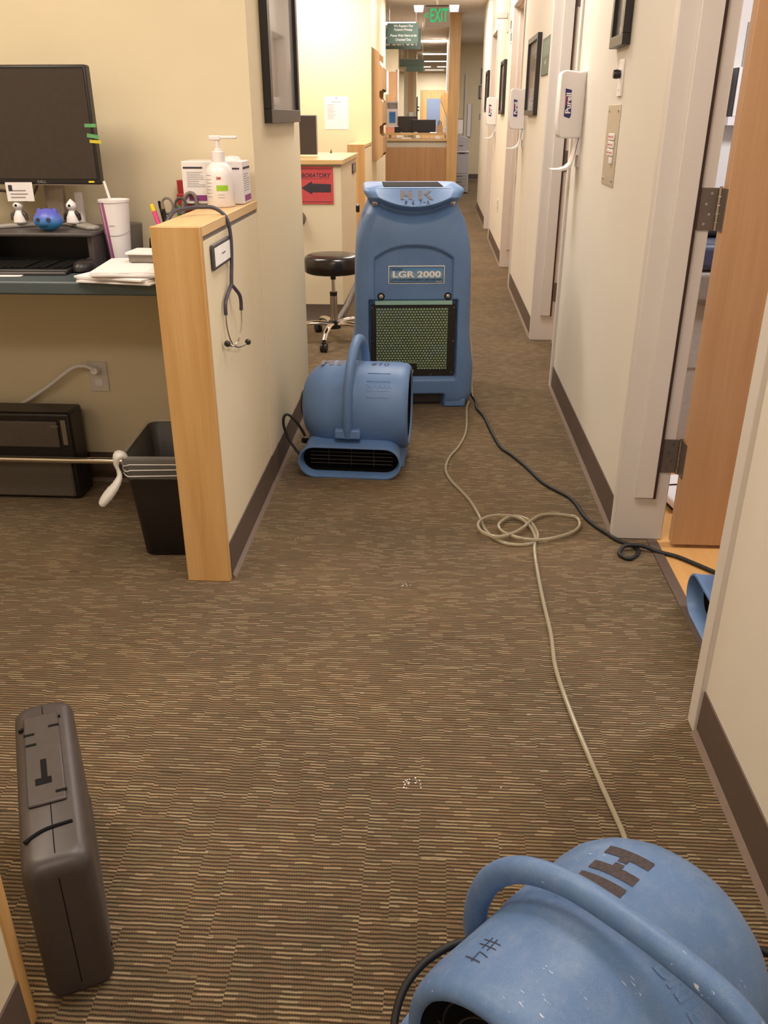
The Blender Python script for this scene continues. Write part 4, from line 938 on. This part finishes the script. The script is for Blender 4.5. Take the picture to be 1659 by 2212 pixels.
for z in (1.722, 1.655):
    P2 = thing('light_switch', ('upper' if z > 1.7 else 'lower') + ' small dark framed plate at the end of the left wall', 'plate', (-.70, 12.2, z)); MB().box(0, -.20, -.028, .008, .20, .028).build('frame', 'charcoal', P2, .002); bx('insert', 'light_grey', P2, .007, -.17, -.018, .0096, .17, .018)
NT3 = thing('wall_notice', 'white notice hanging on the left wall end beside the brown door', 'notice', (-.70, 12.9, 1.70)); bx('sheet', 'paper', NT3, -.06, 0, -.14, .04, .003, .14)

# ------------------------------------------------------------------ hanging signs and exit sign
EX = thing('exit_sign', 'green lettered exit sign with two lamp heads hanging from the corridor ceiling', 'exit sign', (-.03, 12.0, 2.39))
MB().box(-.135, 0, -.105, .165, .035, .13).build('panel', 'exit_panel', EX, .004)
MB().cyl((0.01, .018, .13), (0.01, .018, .28), .012).build('stem', 'white_plastic', EX); bx('mount_bar', 'exit_panel', EX, -.20, .0, .112, .23, .03, .124, .002)
text('EXIT', 'lettering', 'exit_green', EX, .200, face_front(.032, -.001, .012), bold=.004, sx=.54, extrude=.001)
text('<', 'arrow', 'exit_green', EX, .14, face_front(-.118, -.001, .01), bold=.002, sx=.7, extrude=.001)
for x in (-.215, .215):
    lp = MB().prism([(x-.062, .125), (x+.062, .125), (x+.050, .055), (x-.050, .055)], -.04, .03, 'y').build('lamp_head', 'bug_lamp', EX, .006)
def hang_sign(label, x0, x1, y, z0, z1, cat='sign', mat='slate_green'):
    s_ = thing('hanging_sign', label, cat, ((x0+x1)/2, y, (z0+z1)/2)); w2, h2 = (x1-x0)/2, (z1-z0)/2
    bx('panel', mat, s_, -w2, 0, -h2, w2, .012, h2, .002)
    for x in (-w2*.85, w2*.85): MB().cyl((x, .006, h2), (x, .006, CEIL-(z0+z1)/2), .0025, seg=8).build('chain', 'steel', s_)
    return s_
s1 = hang_sign('dark green hanging privacy sign with four lines of white writing', -.70, -.275, 13.30, 2.195, 2.440, mat='dark_green')
for body_, z in (('We Respect Our', .088), ("Patient's Privacy.", .044), ('Please Wait Here to be', -.026), ('Checked Out.', -.076)): text(body_, 'lettering', 'white_letter', s1, .042, face_front(0.01, -.001, z), sx=.90)
s2 = hang_sign('green hanging sign reading check out behind the privacy sign', -.80, -.248, 13.9, 2.165, 2.42)
text('CHECK OUT', 'lettering', 'white_letter', s2, .150, face_front(-.005, -.001, -.035), bold=.004, sx=.56)
hang_sign('blank green hanging sign, the nearer of two overlapping far signs', -.599, -.213, 15.2, 2.0, 2.107)
hang_sign('blank green hanging sign, lower and behind the other far sign', -.512, -.226, 15.7, 1.952, 2.06)

# ------------------------------------------------------------------ check-out counter
CC = thing('check_out_counter', 'wood panelled check-out counter with two pale ledges below the green signs', 'counter', (-1.3, 14.9, 0))
bx('front_panel', 'panel_wood', CC, -.9, -.30, 0, 1.0, -.27, .845); bx('front_panel', 'panel_wood', CC, 1.003, -.30, 0, 1.472, -.27, .845)
bx('fascia', 'fascia', CC, -.9, -.295, .845, 1.472, -.265, .935)
bx('lower_ledge', 'maple_x', CC, -.9, -.33, .935, 1.475, .2, .968, .002); bx('upper_ledge', 'maple_x', CC, -.9, -.10, 1.016, 1.46, .35, 1.050, .002)
for x in (-.8, .55, 1.44): bx('ledge_support', 'rack_wood', CC, x, -.08, .968, x+.02, .30, 1.016)
bx('body', 'panel_wood', CC, -.9, -.27, 0, 1.472, .5, .935)
m = thing('wood_column', 'tall maple end board rising to the ceiling at the right of the check-out counter', 'column', (.253, 14.55, 0))
bx('board', 'maple', m, -.083, -.05, 0, .083, .062, CEIL, .002)
def rear_monitor(label, x0, x1, y, z0, z1, mat='screen'):
    o = thing('computer_monitor', label, 'monitor', ((x0+x1)/2, y, 1.050)); w2 = (x1-x0)/2
    MB().box(-w2, 0, z0-1.05, w2, .03, z1-1.05).build('panel', mat, o, .004); bx('edge_trim', 'light_grey', o, -w2, -.001, z1-1.05, w2, .03, z1-1.046)
    bx('base', 'black_plastic', o, -.10, -.04, 0, .10, .10, .012); bx('neck', 'black_plastic', o, -.02, .02, .01, .02, .045, z0-1.05+.1); return o
rear_monitor('black monitor on the check-out counter, left and further back of two', -.618, -.300, 15.05, 1.06, 1.285)
rear_monitor('black monitor on the check-out counter, right and nearer of two', -.385, -.008, 14.85, 1.062, 1.236, 'black_plastic')
o = thing('box', 'orange box with black end on the left of the check-out counter', 'box', (-.72, 14.84, 1.05)); bx('carton', 'orange_box', o, -.09, -.03, 0, .058, .05, .085); bx('end', 'black_plastic', o, .058, -.03, 0, .16, .05, .090); bx('lid', 'white_plastic', o, -.09, -.032, .085, .12, .05, .095)
o = thing('brochure', 'blue printed brochure in a stand above the orange box', 'brochure', (-.71, 15.1, 1.05)); bx('sheet', 'brochure_blue', o, -.05, 0, .14, .05, .004, .30); bx('stand', 'white_plastic', o, -.075, .004, 0, .09, .012, .32)
o = thing('poster', 'white poster with a grey picture behind the blue brochure', 'poster', (-.72, 15.25, 1.05)); bx('sheet', 'paper', o, -.09, 0, 0, .095, .004, .455); bx('picture', 'photo_grey', o, -.08, -.001, .345, .085, .001, .435)
o = thing('pen_cup', 'pale pen holder full of pens right of the two counter monitors', 'pen cup', (.045, 14.84, 1.05)); bx('cup', 'maple', o, -.035, -.03, 0, .055, .04, .11)
for k, (x, h) in enumerate(((-.012, .17), (.012, .18), (.035, .16))):
    p = thing('pen', ('leftmost', 'middle', 'rightmost')[k] + ' dark pen in the pale pen holder on the check-out counter', 'pen', (.045+x, 14.845, 1.055), group='pens in the pale holder'); MB().cyl((0, 0, 0), (0, 0, h), .006, seg=8).build('barrel', 'charcoal', p)
o = thing('card_holder', 'small white card holder at the right end of the check-out counter', 'holder', (.125, 14.88, 1.05)); bx('block', 'paper', o, -.03, -.03, 0, .03, .03, .085, .006)
o = thing('card_stack', 'white cards on the lower ledge of the check-out counter', 'cards', (.02, 14.70, .968)); bx('stack', 'paper', o, -.03, -.02, 0, .045, .02, .045)
o = thing('paper_stack', 'flat white papers in the slot of the check-out counter', 'paper', (-.45, 14.72, .968)); bx('sheets', 'paper', o, -.08, -.03, 0, .06, .04, .012)
# things behind the counter
o = thing('door_6', None, None, (-1.05, 20.99, 0), kind='structure'); bx('leaf', 'door_wood', o, -.35, -.02, 0, .17, .0, 2.17, .003); bx('frame', 'trim_white', o, .17, -.03, 0, .21, 0, 2.22)
bx_ = tag(bx('trim_2', 'maple', None, -.68, 22.96, 0, -.57, 23.0, 2.25), kind='structure')
o = thing('door_5', None, None, (-.085, 32.99, 0), kind='structure'); bx('door_frame', 'maple', o, -.46, -.05, 0, .50, 0, 2.10); bx('door_leaf', 'maple', o, -.40, -.07, 0, .44, -.05, 2.04, .003)
bx('door_glass', 'blue_glass', o, -.26, -.076, .75, .21, -.069, 1.83)
o = thing('wall_sanitizer', 'small far hand sanitizer box on the tan post beyond the monitors', 'sanitizer', (-.62, 22.95, 1.25)); bx('case', 'white_plastic', o, -.06, -.1, -.12, .05, 0, .12, .01)
o = thing('key_rack', 'dark key rack on the bright far wall left of the far door', 'rack', (-.49, 23.3, 1.5)); bx('board', 'charcoal', o, -.01, -.1, -.22, .02, .1, .22, .01); bx('hook', 'charcoal', o, .02, -.05, -.03, .06, -.03, 0); bx('hook', 'charcoal', o, .02, -.05, -.1, .06, -.03, -.07)
o = thing('wood_shelf', 'angled wooden shelf end sticking out left of the tall maple column', 'shelf', (.19, 17.0, 1.55)); MB().prism([(0, -.28), (0, .13), (-.05, .10), (-.12, .06), (-.12, -.02)], -.5, .5, 'y').build('shelf', 'maple', o)

# copier beyond the column
CPR = thing('copier', 'grey stacked office copier beside the tall maple column', 'copier', (.40, 16.9, 0))
bx('paper_cabinet', 'printer_grey', CPR, -.08, -.2, .02, .205, .4, .34, .004); bx('body', 'printer_grey', CPR, -.08, -.2, .345, .195, .4, .70, .004)
for z in (.04, .14, .24): bx('drawer', 'light_grey', CPR, -.075, -.208, z, .18, -.2, z+.085, .002)
for z in (.09, .19, .29): bx('drawer_slot', 'charcoal', CPR, -.02, -.210, z, .10, -.207, z+.012)
bx('tray', 'white_plastic', CPR, -.08, -.23, .70, .20, .4, .715, .002); bx('upper_unit', 'printer_grey', CPR, -.08, -.2, .715, .175, .4, .87, .004); bx('slot', 'charcoal', CPR, .02, -.205, .672, .13, -.2, .69); bx('slot', 'charcoal', CPR, .02, -.205, .80, .09, -.2, .812)
MB().prism([(-.08, .87), (.22, .87), (.18, .93), (-.08, 1.0)], -.2, .4, 'y').build('lid', 'printer_grey', CPR, .004)
bx('foot', 'black_plastic', CPR, -.07, -.18, 0, .19, .38, .022)
# items on centre wall's right face & far wall
o = thing('wall_phone', 'dark oval object on the wall behind the copier', 'handset', (.31, 18.0, 1.72)); MB().box(0, -.2, -.11, .05, .2, .11).build('body', 'charcoal', o, .02)
o = thing('wall_sanitizer', 'small white dispenser high on the wall behind the copier', 'sanitizer', (.31, 17.6, 1.42)); bx('case', 'white_plastic', o, 0, -.2, -.14, .10, .1, .14, .01); bx('badge', 'charcoal', o, .04, -.203, .0, .07, -.199, .08)
o = thing('paper_box', 'white box with papers standing on the copier', 'box', (.38, 17.0, 1.0)); bx('carton', 'paper', o, -.04, -.1, .001, .10, .15, .24, .004); bx('band', 'charcoal', o, -.03, -.102, .235, .10, -.1, .245)
o = thing('door_7', None, None, kind='structure'); bx('jamb', 'trim_white', o, .60, 20.40, 0, .66, 20.45, 2.1)
o = thing('fire_cabinet', 'narrow white panel on the far wall right of the copier', 'panel', (.72, 20.45, 1.20)); bx('panel', 'white_plastic', o, -.05, -.05, -.32, .03, 0, .32, .003); bx('edge', 'charcoal', o, .03, -.05, -.32, .035, 0, .32)
for i, (xa, xb, za, zb, la) in enumerate(((.93, 1.20, 1.905, 2.21, 'upper small dark framed picture on the far corridor wall'), (.895, 1.10, 1.62, 1.878, 'lower small dark framed picture on the far corridor wall'))):
    F = thing('picture_frame', la, 'picture', ((xa+xb)/2, 20.45, (za+zb)/2)); w2, h2 = (xb-xa)/2, (zb-za)/2; m = MB(); f = .018
    m.box(-w2, -.02, -h2, w2, 0, -h2+f); m.box(-w2, -.02, h2-f, w2, 0, h2); m.box(-w2, -.02, -h2, -w2+f, 0, h2); m.box(w2-f, -.02, -h2, w2, 0, h2); m.build('frame', 'charcoal', F); bx('print', 'light_grey', F, -w2+f, -.01, -h2+f, w2-f, 0, h2-f)
o = thing('wall_switch', 'grey switch plate below the pictures on the far corridor wall', 'switch', (.965, 20.45, 1.275)); bx('plate', 'light_grey', o, -.04, -.01, -.065, .04, 0, .065, .003)

# ------------------------------------------------------------------ right wall fittings
def dispenser(y, label):
    d = thing('sanitizer_dispenser', label, 'sanitizer dispenser', (.64, y, 1.34), group='white wall sanitizer dispensers')
    sh = [(0, -.132), (-.088, -.132), (-.100, -.125), (-.104, -.115), (-.110, -.06), (-.108, .118), (-.104, .130), (-.09, .138), (-.03, .130), (0, .136)]
    MB().rings([[(p[0], q, p[1]) for p in sh] for q in (-.062, .062)]).build('cover', 'white_plastic', d, .008, 3)
    bx('back_plate', 'white_plastic', d, -.006, -.058, -.25, 0, .058, .130, .002)
    # J-shaped drip catcher
    pr = [(-.008, -.13), (-.020, -.20), (-.030, -.245), (-.050, -.262), (-.080, -.268), (-.118, -.264), (-.118, -.259), (-.08, -.258), (-.054, -.250), (-.036, -.234), (-.024, -.19), (-.014, -.13)]
    rg = [[(p[0]-.0, q, p[1]) for p in pr] for q in (-.050, .050)]
    a = MB().rings(rg).build('drip_tray', 'white_plastic', d, .0015, 2)
    bx('side_web', 'white_plastic', a, -.022, -.050, -.20, -.004, -.046, -.13)
    lg = MB(); q = -.0624
    sh = [(-.087, .066), (-.060, .060), (-.055, -.040), (-.061, -.052), (-.086, -.044), (-.084, .01)]
    lg.add([(x, q, z) for x, z in sh], [tuple(range(6))]); lo_ = lg.build('logo', 'logo_blue', d, smooth=False)
    tag(lo_, 'blue logo panel with sideways white lettering')
    text('Purell', 'logo_lettering', 'white_letter', lo_, .031, lambda u, v, w: (-.069-v, q-.0006, u+.008), bold=.0009, sx=1.15)
    bx('logo_accent', 'logo_red', lo_, -.085, q-.0003, .0, -.080, q+.001, .036)
    return d
dispenser(4.19, 'largest and nearest white hand sanitizer dispenser on the right wall')
dispenser(6.90, 'middle white hand sanitizer dispenser on the right wall, between two dark pictures')
dispenser(10.10, 'furthest white hand sanitizer dispenser on the right wall')
picture('nearest dark framed picture high on the right wall above the intercom', .64, 3.275, 3.51, 1.515, 2.05, -1, None, .034, .028, 'photo_grey', 'black_plastic', .03)
picture('large dark framed picture between the green sign and the middle dispenser', .64, 6.03, 6.64, 1.30, 1.765, -1, None, .032, .028, 'photo_tan', 'black_plastic', .07)
picture('dark framed picture between the middle and furthest dispensers', .64, 8.90, 9.40, 1.31, 1.77, -1, None, .032, .028, 'photo_grey', 'black_plastic', .07)
picture('furthest dark framed picture on the right wall beside the last door', .64, 11.70, 12.2, 1.335, 1.80, -1, None, .032, .028, 'photo_grey', 'black_plastic', .07)
GS = thing('wall_sign', 'dark green plaque on the right wall beside the second doorway', 'sign', (.64, 5.70, 1.617)); bx('plaque', 'dark_green', GS, -.008, -.20, -.10, 0, .20, .10, .002)
text('4', 'lettering', 'white_letter', GS, .05, lambda u, v, w: (-.0086, -u, v-.035), sx=2.0); bx('etched_picture', 'slate_green', GS, -.0084, -.15, .0, -.007, .15, .08)
o = thing('wall_volume_knob', 'white plate with a black knob above the intercom panel', 'switch', (.64, 3.36, 1.418)); bx('plate', 'white_plastic', o, -.006, -.038, -.058, 0, .038, .058, .002); MB().lathe([(-.006, .013), (-.020, .015), (-.030, .013), (-.031, .001)], 20, 'x', (0, 0, .012)).build('knob', 'black_plastic', o); bx('slot', 'mid_grey', o, -.0066, -.005, -.04, -.005, .005, -.036)
IC = thing('intercom_panel', 'beige metal panel with red labelled buttons on the right wall', 'intercom', (.64, 3.42, 1.20)); bx('plate', 'intercom_metal', IC, -.003, -.115, -.135, 0, .115, .135, .001)
m = MB()
for y in (-.085, .085):
    for z in (-.115, .115): m.cyl((-.006, y, z), (-.003, y, z), .005, seg=12)
m.build('screw', 'steel', IC)
for r_ in range(4):
    for c_ in range(2 if r_ < 3 else 1):
        y = -.05+.05*c_ if r_ < 3 else -.045; b_ = bx('button', 'white_plastic', IC, -.010, y-.021, .030-r_*.026-.011, -.003, y+.021, .030-r_*.026+.011, .002)
        if r_ < 3: bx('button_label', 'logo_red', b_, -.0106, y-.018, .030-r_*.026-.002, -.0098, y+.018, .030-r_*.026+.002)
for i, (y, z, la) in enumerate(((8.60, 2.02, 'upper small dark door number plate beyond the third doorway'), (8.52, 1.92, 'lower small dark door number plate beyond the third doorway'))):
    o = thing('door_number', la, 'sign', (.64, y, z)); bx('plate', 'white_plastic', o, -.006, -.09, -.045, 0, .09, .045, .002); bx('print', 'charcoal', o, -.0066, -.07, -.032, -.005, .07, .032)
o = thing('projecting_bracket', 'pale projecting bracket above the third door on the right wall', 'bracket', (.64, 9.0, 2.12)); bx('plate', 'trim_white', o, -.01, -.05, -.13, 0, .05, .12, .003); bx('arm', 'trim_white', o, -.11, -.025, -.02, -.01, .025, .03, .01)
o = thing('wall_outlet', 'small white outlet low on the right wall before the last door', 'outlet', (.64, 9.12, .48)); bx('cover_plate', 'trim_white', o, -.006, -.06, -.058, 0, .06, .058, .002); bx('socket', 'light_grey', o, -.007, -.02, -.035, -.005, .02, -.01); bx('socket', 'light_grey', o, -.007, -.02, .01, -.005, .02, .035)
o = thing('door_hook', 'small dark clip high on the wall above the second doorway', 'hook', (.64, 5.64, 2.0)); MB().tube([(-.002, -.03, .05), (-.03, 0, -.02), (-.002, .03, .05)], .005, 8).build('hook', 'charcoal', o)
for i, (x, y, z) in enumerate(()): pass

# ------------------------------------------------------------------ exam room seen past the door
ET = thing('exam_table', 'grey exam table with navy cushion glimpsed behind the open door', 'exam table', (1.55, 3.55, 0))
MB().box(-.62, -.22, .10, .62, .5, .62).build('base', 'light_grey', ET, .006); bx('drawer', 'light_grey', ET, -.63, -.225, .40, .62, .5, .655, .004); bx('plinth', 'black_matte', ET, -.58, -.18, 0, .58, .45, .10)
MB().box(-.66, -.26, .655, .66, .54, .775).build('cushion', 'mid_grey', ET, .02, 4); MB().box(-.66, -.26, .775, .30, .54, .875).build('headrest', 'navy', ET, .025, 4)
o = thing('towel', 'black folded cloth on the exam table headrest', 'cloth', (1.1, 3.60, .876)); MB().box(-.14, -.14, 0, .18, .2, .022).build('cloth', 'black_matte', o, .008)
o = thing('wall_holder', 'white dispenser with a dark edge on the exam room wall', 'dispenser', (1.36, 4.35, 1.39)); bx('case', 'white_plastic', o, -.045, -.09, -.095, .12, 0, .10, .003); bx('edge', 'black_plastic', o, -.05, -.09, -.095, -.045, 0, .10)
bx('shelf', 'skin_cup', o, -.06, -.09, -.13, .12, 0, -.095)
o = thing('wall_chart', 'grey chart high on the exam room wall', 'chart', (1.45, 4.35, 1.58)); bx('sheet', 'light_grey', o, -.10, -.006, -.08, .1, 0, .09)
o = thing('wall_writing', 'faint grey printed notice low on the exam room wall', 'notice', (1.275, 4.35, 1.10)); bx('sheet', 'white_plastic', o, -.04, -.003, -.07, .03, 0, .07); lines(o, 'print', 'print_grey', lambda u, v, w: (u, -.0036, v), -.03, .02, -.06, .06, 4, .5, 3)
o = thing('floor_scale', 'white and black scale lying on the exam room floor behind the door', 'scale', (1.02, 2.98, 0), 10); MB().box(-.16, -.13, .012, .14, .13, .045).build('platform', 'white_plastic', o, .01); bx('mat', 'black_matte', o, -.15, -.12, 0, .13, .12, .014); bx('strip', 'black_matte', o, -.16, .02, .0455, .14, .03, .047)
# white flecks of debris on the carpet
rnd = random.Random(3)
for i, (x, y, n, la) in enumerate(((-.069, 2.256, 6, 'tiny white flecks on the carpet in the middle of the corridor'), (-.024, 1.413, 22, 'scatter of white flecks on the carpet near the bottom centre'), (.171, 1.41, 1, 'single white fleck on the carpet left of the drain hose'), (-.44, 2.549, 3, 'white flecks on the carpet near the left baseboard'))):
    m = MB()
    for k in range(n):
        a, b = x+rnd.gauss(0, .012), y+rnd.gauss(0, .008); s_ = rnd.uniform(.0006, .0016); m.box(-s_, -s_*rnd.uniform(.3, 1), .0, s_, s_, .001, Matrix.Rotation(rnd.random()*3, 3, 'Z'), (a, b, .0))
    tag(m.build('debris', 'paper'), la, 'debris', kind='stuff')
